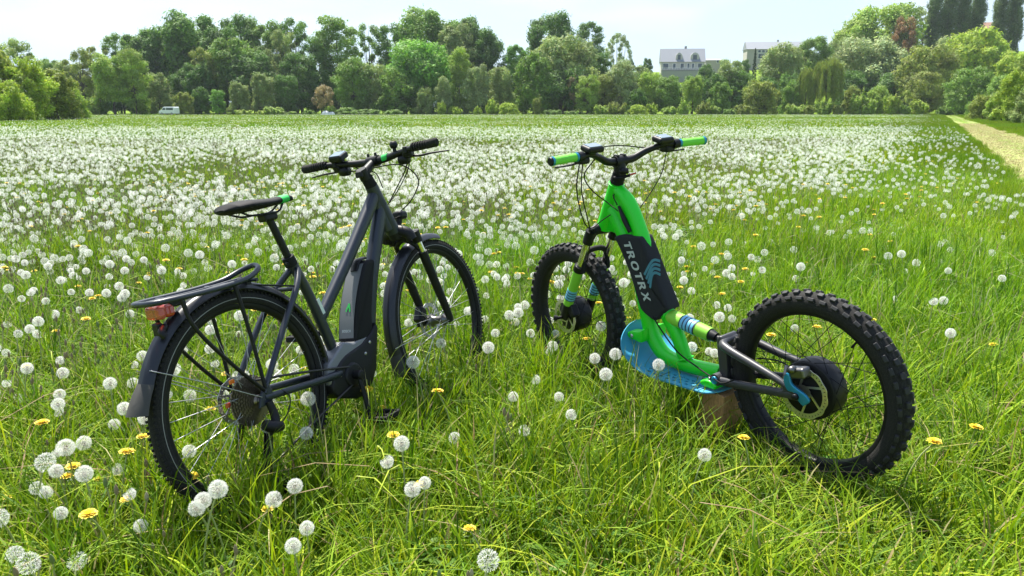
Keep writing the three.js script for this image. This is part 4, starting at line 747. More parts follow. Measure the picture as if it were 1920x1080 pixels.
    for (let i = 0; i < NS; i++) for (let j = 0; j < NT; j++) {
      if (open(i, j)) continue;
      const a = i * w + j;
      idx.push(a, a + 1, a + w, a + 1, a + w + 1, a + w, a + L, a + w + L, a + 1 + L, a + 1 + L, a + w + L, a + w + 1 + L);
      const edge = (di, dj) => i + di < 0 || i + di >= NS || j + dj < 0 || j + dj >= NT || open(i + di, j + dj);
      if (edge(-1, 0)) wall(a, a + 1); if (edge(1, 0)) wall(a + w + 1, a + w); if (edge(0, -1)) wall(a + w, a); if (edge(0, 1)) wall(a + 1, a + w + 1);
    }
    const g = new THREE.BufferGeometry(); g.setAttribute('position', new THREE.Float32BufferAttribute(pos, 3)); g.setIndex(idx);
    const dk = part('deck', [toCreasedNormals(g, 0.5)], M.blue, sc);
    for (const s of [-1, 1]) { part('groove', [box(0.632, 0.2327, s * 0.085, 0.003, 0.001, 0.09)], M.navy, dk); part('groove', [box(0.425, 0.2355, s * 0.08, 0.003, 0.001, 0.06)], M.navy, dk); }
    for (const s of [-1, 1]) { part('bolt', [turn([[0, -0.006], [0.009, -0.005], [0.009, 0.005], [0, 0.006]], 12, 0, 0, 0).rotateY(s * 0.4).translate(0.815, 0.352, s * 0.071)], M.steel, dk); part('bolt', [turn([[0, -0.006], [0.008, -0.005], [0.008, 0.005], [0, 0.006]], 12, 0, 0, 0).rotateX(1.57).translate(0.405, 0.276, s * 0.062)], M.steel, dk); }
  }
  // rear shock under its lime sleeve, striped
  const sk = part('shock_sleeve', [sweep([[0.672, 0.455, 0], [0.65, 0.452, 0], [0.55, 0.438, 0], [0.455, 0.4245, 0]], [0.027, 0.0305, 0.029, 0.0275], { k: 24, straight: true })], M.lime, sc);
  for (let i = 0; i < 4; i++) { const x = 0.588 - i * 0.0175, f = q => [q, 0.4245 + (q - 0.455) * 0.141, 0]; part('blue_stripe', [sweep([f(x), f(x - 0.0115)], [0.0307, 0.0304], { k: 24, cap: false })], M.stripeBlue, sk); part('navy_stripe', [sweep([f(x + 0.006), f(x)], [0.0304, 0.0304], { k: 24, cap: false })], M.navy, sk); }
  part('navy_stripe', [sweep([[0.5245, 0.4343, 0], [0.518, 0.4334, 0]], 0.0301, { k: 24, cap: false })], M.navy, sk);
  part('shock_rod', [bar([0.457, 0.425, 0], [0.425, 0.420, 0], 0.024, 0.019, 18), bar([0.43, 0.421, 0], [0.365, 0.413, 0], 0.012, 0.012), rbox(0.385, 0.417, 0, 0.05, 0.028, 0.045, 0.008), bar([0.39, 0.417, -0.03], [0.39, 0.417, 0.03], 0.008)], M.black, sc);
  // swing arm
  const sw = part('swing_arm', [
    sweep([[0.0, 0.343, -0.088], [0.08, 0.372, -0.086], [0.20, 0.396, -0.076], [0.31, 0.418, -0.067], [0.352, 0.425, -0.050], [0.366, 0.427, 0], [0.352, 0.425, 0.050], [0.31, 0.418, 0.067], [0.20, 0.396, 0.076], [0.08, 0.372, 0.086], [0.0, 0.343, 0.088]], [0.011, 0.0125, 0.0155, 0.0165, 0.0165, 0.0165, 0.0165, 0.0165, 0.0155, 0.0125, 0.011], { k: 14, up: [0, 1, 0] }),
    ...[-1, 1].map(s => sweep([[0.012, 0.338, s * 0.086], [0.10, 0.322, s * 0.080], [0.25, 0.296, s * 0.068], [0.365, 0.278, s * 0.058]], [[0.016, 0.010], [0.016, 0.011], [0.0165, 0.0125], [0.0165, 0.013]], { k: 14 })),
    ...[-1, 1].map(s => plate([[-0.018, 0.327], [-0.012, 0.362], [0.03, 0.378], [0.075, 0.376], [0.06, 0.345], [0.09, 0.326], [0.03, 0.318]], s * 0.085 - 0.007, s * 0.085 + 0.007, 0.003)),
    plate([[0.372, 0.27], [0.388, 0.43], [0.352, 0.43], [0.338, 0.27]], -0.045, 0.045, 0.006),
    bar([0.375, 0.281, -0.072], [0.375, 0.281, 0.072], 0.024, 0.024, 20),
  ], M.satin, sc);
  for (const s of [-1, 1]) part('pivot_cap', [turn([[0, s * 0.079], [0.013, s * 0.078], [0.016, s * 0.074], [0.016, s * 0.07]], 18, 0.375, 0.281, 0)], M.blueAlloy, sw);
  for (const s of [-1, 1]) part('axle_nut', [turn([[0, s * 0.118], [0.009, s * 0.117], [0.012, s * 0.112], [0.014, s * 0.09]], 12, 0, R, 0)], M.black, sw);
  part('caliper_mount', [plate([[-0.028, 0.315], [-0.05, 0.338], [-0.035, 0.358], [0.0, 0.372], [0.02, 0.385], [0.03, 0.412], [0.043, 0.414], [0.050, 0.385], [0.035, 0.355], [0.008, 0.352], [-0.008, 0.33]], -0.104, -0.093, 0.003)], M.blueAlloy, sw);
  part('brake_caliper', [rbox(0.012, 0.418, -0.075, 0.075, 0.038, 0.045, 0.01, [0, 0, -0.25]), bar([0.045, 0.408, -0.10], [0.05, 0.435, -0.085], 0.008), turn([[0, -0.012], [0.013, -0.010], [0.013, 0.010], [0, 0.012]], 12, 0.02, 0.432, -0.098)], M.darkSteel, sw);
  // wheels with hub motors
  const knobG = [rbox(0, 0, 0, 0.013, 0.021, 0.018, 0.003), rbox(0, 0, 0, 0.015, 0.024, 0.013, 0.003)];
  function wheel(name, c, r, turnIt, hubR, side) {
    const w = group(name, sc); if (turnIt) st(w);
    const b = r - 0.005, tr = 0.036, prof = []; for (let i = 0; i <= 20; i++) { const q = lerp(-2.5, 2.5, i / 20); prof.push([b - tr + tr * Math.cos(q), tr * Math.sin(q)]); }
    part('tyre', [turn(prof, 96, c[0], c[1], 0)], M.rubber, w);
    const N = 46;
    for (let i = 0; i < N; i++) {
      const row = (q, lat, off, kind) => { const a = (i + off) / N * 2 * Math.PI, k = lit(new THREE.Mesh(knobG[kind], M.knob)); k.name = 'tread_knob';
        const rr = b - tr + (tr + 0.002) * Math.cos(q), e = new THREE.Matrix4().makeRotationZ(a).multiply(new THREE.Matrix4().makeTranslation(rr, 0, (tr + 0.002) * Math.sin(q))).multiply(new THREE.Matrix4().makeRotationY(-q));
        k.applyMatrix4(new THREE.Matrix4().makeTranslation(c[0], c[1], 0).multiply(e)); w.add(k); };
      row(-0.34, 0, 0, 0); row(0.34, 0, 0.5, 0); row(-1.02, 0, 0.5, 1); row(1.02, 0, 0, 1);
    }
    part('rim', [turn([[b - 0.061, -0.024], [b - 0.073, -0.023], [b - 0.079, -0.012], [b - 0.079, 0.012], [b - 0.073, 0.023], [b - 0.061, 0.024]], 90, c[0], c[1], 0)], M.black, w);
    part('hub_motor', [turn([[0.012, -0.052], [0.03, -0.050], [0.05, -0.045], [hubR - 0.006, -0.040], [hubR, -0.034], [hubR + 0.002, 0], [hubR, 0.034], [hubR - 0.006, 0.040], [0.05, 0.046], [0.03, 0.052], [0.012, 0.056]], 48, c[0], c[1], 0)], M.black, w);
    part('brake_disc', [disc(side > 0 ? 0.092 : 0.08, 0.028, 0, 6, 40).translate(c[0], c[1], -0.062)], M.goldSteel, w);
    spokes(w, [c[0], c[1], 0], 36, hubR - 0.002, 0.030, b - 0.076, M.matt, 0.0014);
    part('valve', [bar([c[0] + (b - 0.08) * Math.cos(2.2), c[1] + (b - 0.08) * Math.sin(2.2), 0], [c[0] + (b - 0.115) * Math.cos(2.2), c[1] + (b - 0.115) * Math.sin(2.2), 0], 0.004)].map(g => g), M.matt, w);
    return w;
  }
  wheel('rear_wheel', [0, R], R, false, 0.104, 1);
  wheel('front_wheel', FC, RF, true, 0.078, -1);
  // fork
  const fk = st(group('fork', sc));
  const leg = (t, s) => [lerp(1.046, 1.262, t), lerp(0.755, 0.335, t), s * 0.070];
  part('crown', [sweep([[1.052, 0.742, -0.070], [1.045, 0.765, -0.05], [1.038, 0.772, 0], [1.045, 0.765, 0.05], [1.052, 0.742, 0.070]], [[0.022, 0.024], [0.02, 0.022], [0.024, 0.026], [0.02, 0.022], [0.022, 0.024]], { k: 14, up: [0, 1, 0] }), ...[-1, 1].map(s => bar([1.040, 0.768, s * 0.070], [1.068, 0.712, s * 0.070], 0.023, 0.023, 18)), ...[-1, 1].map(s => turn([[0, -0.008], [0.014, -0.006], [0.014, 0.006], [0, 0.008]], 12, 0, 0, 0).rotateX(1.57).translate(1.036, 0.774, s * 0.070))], M.black, fk);
  for (const s of [-1, 1]) {
    part('stanchion', [bar(leg(0.08, s), leg(0.40, s), 0.0165, 0.0165, 20)], M.chrome, fk);
    part('lower_leg', [bar(leg(0.395, s), leg(0.84, s), 0.0235, 0.0225, 20)], M.lime, fk);
    part('leg_seal', [bar(leg(0.37, s), leg(0.43, s), 0.0255, 0.0255, 20)], M.black, fk);
    part('dropout', [sweep([leg(0.835, s), leg(0.93, s), leg(1.02, s)], [[0.023, 0.022], [0.024, 0.018], [0.022, 0.012]], { k: 16 })], M.black, fk);
    for (let i = 0; i < 4; i++) { part('blue_stripe', [bar(leg(0.655 + i * 0.03, s), leg(0.675 + i * 0.03, s), 0.0239, 0.0237, 20)], M.stripeBlue, fk); part('navy_stripe', [bar(leg(0.675 + i * 0.03, s), leg(0.685 + i * 0.03, s), 0.0238, 0.0236, 20)], M.navy, fk); }
  }
  part('fork_arch', [sweep([leg(0.44, -1), [1.14, 0.655, -0.055], [1.135, 0.672, 0], [1.14, 0.655, 0.055], leg(0.44, 1)].map(p => [p[0] - 0.035, p[1], p[2]]), [[0.010, 0.010], [0.013, 0.012], [0.012, 0.014], [0.013, 0.012], [0.010, 0.010]], { k: 10, up: [1, 0, 0] })], M.matt, fk);
  part('axle', [bar([FC[0], FC[1], -0.105], [FC[0], FC[1], 0.10], 0.007), bar([FC[0], FC[1], -0.105], [FC[0] + 0.01, FC[1] + 0.004, -0.12], 0.012)], M.black, fk);
  part('brake_caliper', [rbox(1.205, 0.372, -0.058, 0.06, 0.04, 0.04, 0.01, [0, 0, 1.1])], M.black, fk);
  // stem, handlebar, controls
  const hb = st(part('handlebar', [sweep([[0.846, 1.112, -0.40], [0.862, 1.113, -0.26], [0.875, 1.113, -0.19], [0.905, 1.094, -0.125], [0.922, 1.068, -0.065], [0.926, 1.064, 0], [0.922, 1.068, 0.065], [0.905, 1.094, 0.125], [0.875, 1.113, 0.19], [0.862, 1.113, 0.26], [0.846, 1.112, 0.40]], [0.011, 0.011, 0.0118, 0.014, 0.0158, 0.0158, 0.0158, 0.014, 0.0118, 0.011, 0.011], { k: 14, up: [1, 0, 0], n: 80 })], M.black, sc));
  part('stem', [sweep([[0.926, 1.000, 0], [0.926, 1.022, 0], [0.926, 1.062, 0]], [[0.027, 0.024], [0.028, 0.024], [0.023, 0.026]], { k: 16 }), bar([0.926, 1.064, -0.028], [0.926, 1.064, 0.028], 0.0235, 0.0235, 18), ...[-0.017, 0.017].map(z => rbox(0.925, 1.088, z, 0.03, 0.008, 0.010, 0.002)), turn([[0, -0.012], [0.02, -0.010], [0.022, 0.010], [0, 0.012]], 16, 0, 0, 0).rotateX(1.57).translate(0.903, 1.026, 0)], M.black, hb);
  part('steerer', [bar([0.948, 0.975, 0], [0.926, 1.02, 0], 0.0295, 0.027, 22), sweep([[0.93, 1.0, -0.028], [0.905, 0.998, -0.028], [0.895, 1.005, 0.025]], 0.006, { k: 8 })], M.matt, hb);
  part('red_lever', [bar([0.897, 1.006, 0.022], [0.887, 1.012, 0.052], 0.005, 0.0035, 8)], M.red, hb);
  for (const s of [-1, 1]) {
    const gp = part('grip', [sweep([[0.8475, 1.112, s * 0.39], [0.861, 1.113, s * 0.275]], [0.0168, 0.0165], { k: 20, up: [1, 0, 0] })], M.limeRubber, hb);
    part('lock_ring', [sweep([[0.8463, 1.112, s * 0.40], [0.8475, 1.112, s * 0.39]], 0.0182, { k: 20, up: [1, 0, 0] }), sweep([[0.861, 1.113, s * 0.276], [0.862, 1.113, s * 0.266]], 0.0182, { k: 20, up: [1, 0, 0] })], M.blueAlloy, gp);
    part('end_cap', [sweep([[0.8455, 1.112, s * 0.406], [0.8463, 1.112, s * 0.40]], [0.014, 0.0175], { k: 20, up: [1, 0, 0] })], M.black, gp);
    part('control', [bar([0.862, 1.113, s * 0.264], [0.865, 1.113, s * 0.238], 0.0195, 0.0195, 16), rbox(0.885, 1.095, s * 0.225, 0.05, 0.03, 0.05, 0.010), sweep([[0.905, 1.085, s * 0.222], [0.912, 1.078, s * 0.27], [0.905, 1.078, s * 0.34]], [[0.007, 0.006], [0.007, 0.004], [0.005, 0.003]], { k: 10, up: [0, 1, 0] })], M.black, hb);
    const dp = part('display', [rbox(0.868, 1.137, s * 0.185, 0.062, 0.026, 0.080, 0.011, [0, 0, 0.22]), rbox(0.874, 1.122, s * 0.19, 0.035, 0.02, 0.035, 0.006)], M.black, hb);
    part('screen', [rbox(0.8645, 1.1500, s * 0.185, 0.044, 0.003, 0.058, 0.0012, [0, 0, 0.22])], M.screen, dp);
  }
  part('cable', [
    sweep([[0.895, 1.08, -0.23], [0.925, 0.98, -0.225], [0.96, 0.84, -0.17], [1.0, 0.79, -0.10], [0.985, 0.82, -0.05], [0.945, 0.845, -0.04]], 0.0026, { k: 6 }),
    sweep([[0.895, 1.08, -0.215], [0.92, 0.97, -0.205], [0.965, 0.82, -0.14], [1.02, 0.76, -0.09], [1.10, 0.62, -0.05]], 0.0024, { k: 6 }),
    sweep([[0.90, 1.09, -0.15], [0.965, 1.02, -0.155], [0.985, 0.95, -0.10], [0.955, 0.895, -0.045], [0.90, 0.865, -0.036]], 0.0028, { k: 6 }),
    sweep([[0.90, 1.09, 0.20], [0.99, 1.115, 0.08], [1.0, 1.12, -0.02], [0.965, 1.105, -0.11], [0.90, 1.085, -0.15]], 0.0026, { k: 6 }),
    sweep([[0.895, 1.085, 0.23], [0.925, 0.99, 0.23], [0.94, 0.90, 0.17], [0.91, 0.84, 0.07], [0.87, 0.83, 0.034]], 0.0022, { k: 6 }),
    sweep([[0.965, 0.925, 0.033], [0.93, 0.925, -0.035], [0.905, 0.89, -0.036]], 0.003, { k: 6 }),
  ], M.matt, hb);
  part('brake_cable', [sweep([[0.715, 0.452, -0.046], [0.66, 0.40, -0.05], [0.58, 0.335, -0.05], [0.47, 0.300, -0.055], [0.38, 0.29, -0.075], [0.335, 0.285, -0.082], [0.27, 0.318, -0.09]], 0.003, { k: 8 }), sweep([[0.27, 0.365, 0.04], [0.18, 0.405, -0.02], [0.10, 0.425, -0.05], [0.05, 0.425, -0.07]], 0.0028, { k: 8 })], M.matt, sc);
}
{ // the sawn block the scooter rests on
  const n1 = tileNoise(41, 24), n2 = tileNoise(42, 128);
  const map = tex(256, 256, (u, v) => { const g = 0.5 + 0.5 * Math.sin((u * 26 + n1(u, v) * 3) * 2), k = 0.7 + 0.3 * g + 0.25 * (n2(u, v * 0.1) - 0.5); return [0.42 * k, 0.225 * k, 0.08 * k]; });
  const b = part('timber_block', [rbox(0, 0.105, 0, 0.115, 0.25, 0.135, 0.006)], std([1, 1, 1], 0.8, { map }), scene);
  const F = [Math.sin(-0.6246), -Math.cos(-0.6246)], Rr = [Math.cos(-0.6246), Math.sin(-0.6246)];
  b.position.set(1.062 + F[0] * 0.40 - Rr[0] * 0.022, groundY(1, -3) - 0.015, -2.624 + F[1] * 0.40 - Rr[1] * 0.022); b.rotation.y = 0.6246 + Math.PI / 2 + 0.1;
  tag(b, 'upright sawn timber block propping up the scooter under its blue deck', 'block');
}

// ---------------------------------------------------------------- the meadow: grass, leaves, dandelions
const leafy = (extra = {}) => new THREE.MeshPhysicalMaterial({ color: 0xffffff, roughness: 0.7, side: THREE.DoubleSide, transmission: 0.5, thickness: 0, specularIntensity: 0.22, ...extra });
function strip(pos, col, idx, pts, widths, side, c) {                          // a flat ribbon through points
  const k0 = pos.length / 3;
  pts.forEach((p, i) => {
    const w = widths[i];
    if (w > 0) { pos.push(p[0] - side[0] * w, p[1], p[2] - side[1] * w, p[0] + side[0] * w, p[1], p[2] + side[1] * w); col.push(...c, ...c); }
    else { pos.push(...p); col.push(...c); }
    if (i) { const a = k0 + (i - 1) * 2, b = a + 2; if (w > 0) idx.push(a, a + 1, b, a + 1, b + 1, b); else idx.push(a, a + 1, b); }
  });
}
function finish(pos, col, idx) { const g = new THREE.BufferGeometry(); g.setAttribute('position', new THREE.Float32BufferAttribute(pos, 3)); if (col) g.setAttribute('color', new THREE.Float32BufferAttribute(col, 3)); g.setIndex(idx); g.computeVertexNormals(); g.setAttribute('uv', new THREE.BufferAttribute(new Float32Array(pos.length / 3 * 2), 2)); return g; }
const BLADES = [[0.205, 0.350, 0.005], [0.270, 0.410, 0.006], [0.150, 0.290, 0.006], [0.350, 0.440, 0.014], [0.075, 0.175, 0.006], [0.225, 0.365, 0.009]], STRAW = [[0.46, 0.43, 0.20], [0.40, 0.34, 0.17], [0.33, 0.24, 0.12]];
function tuft(seed, n, spread, hMin, hMax, width, straw = 0.05, lie = 0.35, seg = 4, tile = 0) {
  const r = rng(seed), pos = [], col = [], idx = [];
  for (let i = 0; i < n; i++) {
    const a = r() * 6.283, q = spread * Math.sqrt(r()), x = tile ? (r() * 2 - 1) * spread : Math.cos(a) * q, z = tile ? (r() * 2 - 1) * spread : Math.sin(a) * q, clump = tile ? 0.82 + 0.55 * noise(x * tile + seed * 3.7, z * tile, seed) : 1, h = clump * lerp(hMin, hMax, Math.pow(r(), 1.3)), b = r() * 6.283, lean = (0.12 + lie * r() + (r() < 0.16 ? 0.7 : 0)) * h, w = width * (0.6 + 0.7 * r()), dry = r() < straw;
    const c0 = dry ? STRAW[Math.floor(r() * 3)] : BLADES[Math.floor(r() * BLADES.length)], v = 0.8 + 0.4 * r(), c = c0.map(e => e * v), pts = [], ws = [];
    for (let j = 0; j <= seg; j++) { const t = j / seg, dr = lean > 0.6 * h ? 0.45 : 0.12; pts.push([x + Math.cos(b) * lean * t * t * 1.1, h * (t - dr * t * t * t), z + Math.sin(b) * lean * t * t * 1.1]); ws.push(j === seg ? 0 : w * (1 - 0.55 * t * t) * 0.5); }
    const tw = b + 1.571 + (r() - 0.5) * 1.2; strip(pos, col, idx, pts, ws, [Math.cos(tw), Math.sin(tw)], c);
  }
  return finish(pos, col, idx);
}
const inView = (x, d, m = 0.6) => Math.abs(x) < 0.655 * d + m;
function scatter(name, geos, mat, spots, label, cat) {                         // stuff: instanced copies of a few variants under one object
  const root = group(name, scene); tag(root, label, cat, null, 'stuff');
  const m4 = new THREE.Matrix4(), q = new THREE.Quaternion(), e = new THREE.Euler(), c = new THREE.Color();
  geos.forEach((g, gi) => {
    const mine = spots.filter((_, i) => i % geos.length === gi); if (!mine.length) return;
    const im = lit(new THREE.InstancedMesh(g, mat, mine.length)); im.name = name; 
    mine.forEach((s, i) => { e.set(s.tx ?? 0, s.ry, s.tz ?? 0); q.setFromEuler(e); m4.compose(V(s.x, s.y, s.z), q, V(s.s, s.sy ?? s.s, s.s)); im.setMatrixAt(i, m4); im.setColorAt(i, s.c ? c.setRGB(...s.c) : c.setRGB(1, 1, 1)); });
    im.userData.kind = 'stuff'; root.add(im);
  });
  return root;
}
// how tall the sward is: short where it is mown along the track and trodden by the scooter's rear wheel
function sward(x, d) {
  const ps = pathSide(x, d); if (ps > -0.1 && ps < PATH_W + 0.1) return 0.16;
  let h = 0.92 + 0.5 * noise(x * 0.5, d * 0.5) + 0.6 * noise(x * 2.1, d * 2.1, 4);
  h *= 1 + 0.12 * Math.exp(-((x + 0.75) ** 2 + (d - 2.35) ** 2) / 0.3) - 0.2 * Math.exp(-((x + 0.35) ** 2 + (d - 2.75) ** 2) / 0.1) + 0.35 * Math.exp(-((x - 0.84) ** 2 + (d - 2.76) ** 2) / 0.05);
  if (ps > PATH_W) h *= 0.85;
  h *= lerp(1, 0.62, Math.exp(-((x - 1.25) ** 2 + (d - 2.42) ** 2) / 0.12));
  h *= lerp(0.72, 1, smooth(1.3, 2.4, d));
  return clamp(h, 0.3, 1.5);
}
const patchTone = (x, d) => { const a = noise(x * 0.12, d * 0.12, 7), b = noise(x * 0.9, d * 0.9, 2), k = 1 + 0.16 * a + 0.14 * b, y = 1 + 0.22 * noise(x * 0.3, d * 0.22, 12); return [k * y, k, k * (2 - y)]; };
{
  const r = rng(101), grassM = leafy({ vertexColors: true });
  const zones = [
    // [from, to, blades per square metre, tile spacing, hMin, hMax, width, clump frequency]
    [0.9, 6.5, 4600, 0.26, 0.10, 0.40, 0.0062, 6],
    [6.5, 16, 1500, 0.6, 0.08, 0.26, 0.0080, 4],
    [16, 42, 500, 1.5, 0.08, 0.22, 0.016, 2],
    [42, 176, 75, 4.5, 0.08, 0.24, 0.05, 0.7],
  ];
  zones.forEach(([a, b, dens, gap, h0, h1, w, fq], zi) => {
    const half = gap * 0.62, geos = [0, 1, 2, 3, 4, 5].map(i => tuft(200 + zi * 10 + i, Math.round(dens * gap * gap * (zi ? 1 : 1.05)), half, h0, h1, w, zi < 2 ? 0.06 : 0.04, 0.45, zi < 1 ? 4 : zi < 2 ? 3 : 2, fq)), spots = [];
    const put = (x, d, k) => {
      const ps = pathSide(x, d), onPath = ps > 0 && ps < PATH_W;
      if (onPath && r() < 0.30) return;
      const s = 0.92 + 0.16 * r(), t = patchTone(x, d), c = onPath ? (r() < 0.7 ? [1.15, 1.05, 4.0] : [1.0, 1.0, 1.2]) : t;
      spots.push({ x, y: groundY(x, -d) - 0.004, z: -d, ry: r() * 6.283, s: s * k, sy: s * sward(x, d), c });
    };
    for (let d = a; d < b; d += gap) for (let x = -(0.655 * d + gap); x < 0.655 * d + gap; x += gap) {
      const jx = x + (r() - 0.5) * gap * 0.35, jd = d + (r() - 0.5) * gap * 0.35, ps = pathSide(jx, jd), n = ps > -gap && ps < PATH_W + gap && zi ? (zi > 2 ? 7 : zi > 1 ? 4 : 2) : 1;
      for (let i = 0; i < n; i++) for (let j = 0; j < n; j++) put(jx + ((i + 0.5) / n - 0.5) * gap, jd + ((j + 0.5) / n - 0.5) * gap, 1 / n);
    }
    for (let i = spots.length - 1; i > 0; i--) { const j = Math.floor(r() * (i + 1)); [spots[i], spots[j]] = [spots[j], spots[i]]; }
    scatter('meadow_grass', geos, grassM, spots, ['tall green grass standing round the bicycle and the scooter', 'green grass between the dandelions behind the bicycle', 'green meadow grass in the middle of the field', 'distant green grass reaching the tree line'][zi], 'grass');
  });
  // broad dandelion leaves and small ground herbs
  const leafG = [0, 1, 2].map(v => {
    const q = rng(300 + v), pos = [], col = [], idx = [];
    for (let i = 0; i < 9; i++) {
      const a = i / 9 * 6.283 + q() * 0.5, L = 0.10 + 0.09 * q(), rise = 0.35 + 0.7 * q(), pts = [], ws = [], c = [0.080 + 0.04 * q(), 0.185 + 0.06 * q(), 0.018];
      for (let j = 0; j <= 10; j++) { const t = j / 10; pts.push([Math.cos(a) * L * t, L * rise * (t - 0.62 * t * t), Math.sin(a) * L * t]); ws.push(j === 10 ? 0 : (0.004 + 0.017 * Math.pow(t, 1.1)) * (j % 2 ? 1.0 : 0.45) * (t > 0.9 ? 0.7 : 1)); }
      strip(pos, col, idx, pts, ws, [-Math.sin(a), Math.cos(a)], c);
    }
    return finish(pos, col, idx);
  }), herbs = [];
  for (let i = 0; i < 3600; i++) { const d = Math.sqrt(lerp(0.9, 150, r())), x = (r() * 2 - 1) * (0.655 * d + 0.5), ps = pathSide(x, d); if (ps > -0.6 || r() < smooth(-5, -1, ps) * 0.7) continue; const s = 0.55 + 0.6 * r(); herbs.push({ x, y: groundY(x, -d) + 0.01, z: -d, ry: r() * 6.283, s, c: [0.85 + 0.3 * r(), 1, 1] }); }
  scatter('dandelion_leaves', leafG, leafy({ vertexColors: true, roughness: 0.45 }), herbs, 'toothed dandelion leaves spread low among the grass', 'leaves');
  // spent stalks with brown and green buds
  const stalkG = [0, 1, 2].map(v => {
    const q = rng(330 + v), out = [];
    for (let i = 0; i < 3; i++) {
      const a = q() * 6.283, h = 0.11 + 0.11 * q(), b = [Math.cos(a) * 0.05 * q(), 0, Math.sin(a) * 0.05 * q()], t = [b[0] + (q() - 0.5) * 0.09, h, b[2] + (q() - 0.5) * 0.09];
      const st = sweep([b, [lerp(b[0], t[0], 0.35), h * 0.55, lerp(b[2], t[2], 0.35)], t], [0.0022, 0.0020, 0.0017], { k: 4, n: 4, cap: false }), bud = sweep([[t[0], t[1] - 0.004, t[2]], [t[0], t[1] + 0.004, t[2]], [t[0], t[1] + 0.014, t[2]], [t[0], t[1] + 0.021, t[2]]], [0.002, 0.0055, 0.0045, 0.001], { k: 6, n: 4 });
      const paint = (g, c) => g.setAttribute('color', new THREE.Float32BufferAttribute(Array(g.attributes.position.count).fill(c).flat(), 3));
      paint(st, q() < 0.7 ? [0.33, 0.33, 0.13] : [0.32, 0.23, 0.13]); paint(bud, [[0.22, 0.17, 0.09], [0.34, 0.30, 0.18], [0.14, 0.19, 0.06]][Math.floor(q() * 3)]); out.push(st, bud);
    }
    return merge(out);
  }), stalks = [];
  for (let i = 0; i < 20000; i++) { const d = Math.sqrt(lerp(0.9, 900, Math.pow(r(), 1.5))), x = (r() * 2 - 1) * (0.655 * d + 0.5), ps = pathSide(x, d); if (ps > -2.2 || r() < smooth(-6, -2.2, ps) || r() > 0.75 + noise(x * 0.5, d * 0.5, 9)) continue; stalks.push({ x, y: groundY(x, -d), z: -d, ry: r() * 6.283, s: 0.8 + 0.5 * r(), tx: (r() - 0.5) * 0.3, tz: (r() - 0.5) * 0.3 }); }
  scatter('spent_stalks', stalkG, std([1, 1, 1], 0.8, { vertexColors: true }), stalks, 'thin brown and green stalks with closed dandelion buds in the grass', 'stalks');
  // small dry litter and mown straw lying on the track
  const strawG = [0, 1].map(v => tuft(360 + v, 26, 0.16, 0.015, 0.05, 0.006, 1, 2.6, 2)), straws = [];
  for (let i = 0; i < 5000; i++) { const s = -14 + 75 * Math.pow(r(), 1.3), t = r() * PATH_W, x = PATH_O[0] + PATH_D[0] * s + PATH_D[1] * t, d = PATH_O[1] + PATH_D[1] * s - PATH_D[0] * t; if (d < 1 || !inView(x, d)) continue; straws.push({ x, y: groundY(x, -d) + 0.012, z: -d, ry: r() * 6.283, s: 0.8 + r() * 0.6 }); }
  scatter('cut_straw', strawG, leafy({ vertexColors: true, transmission: 0.2 }), straws, 'cut straw lying loose on the mown track', 'straw');
}

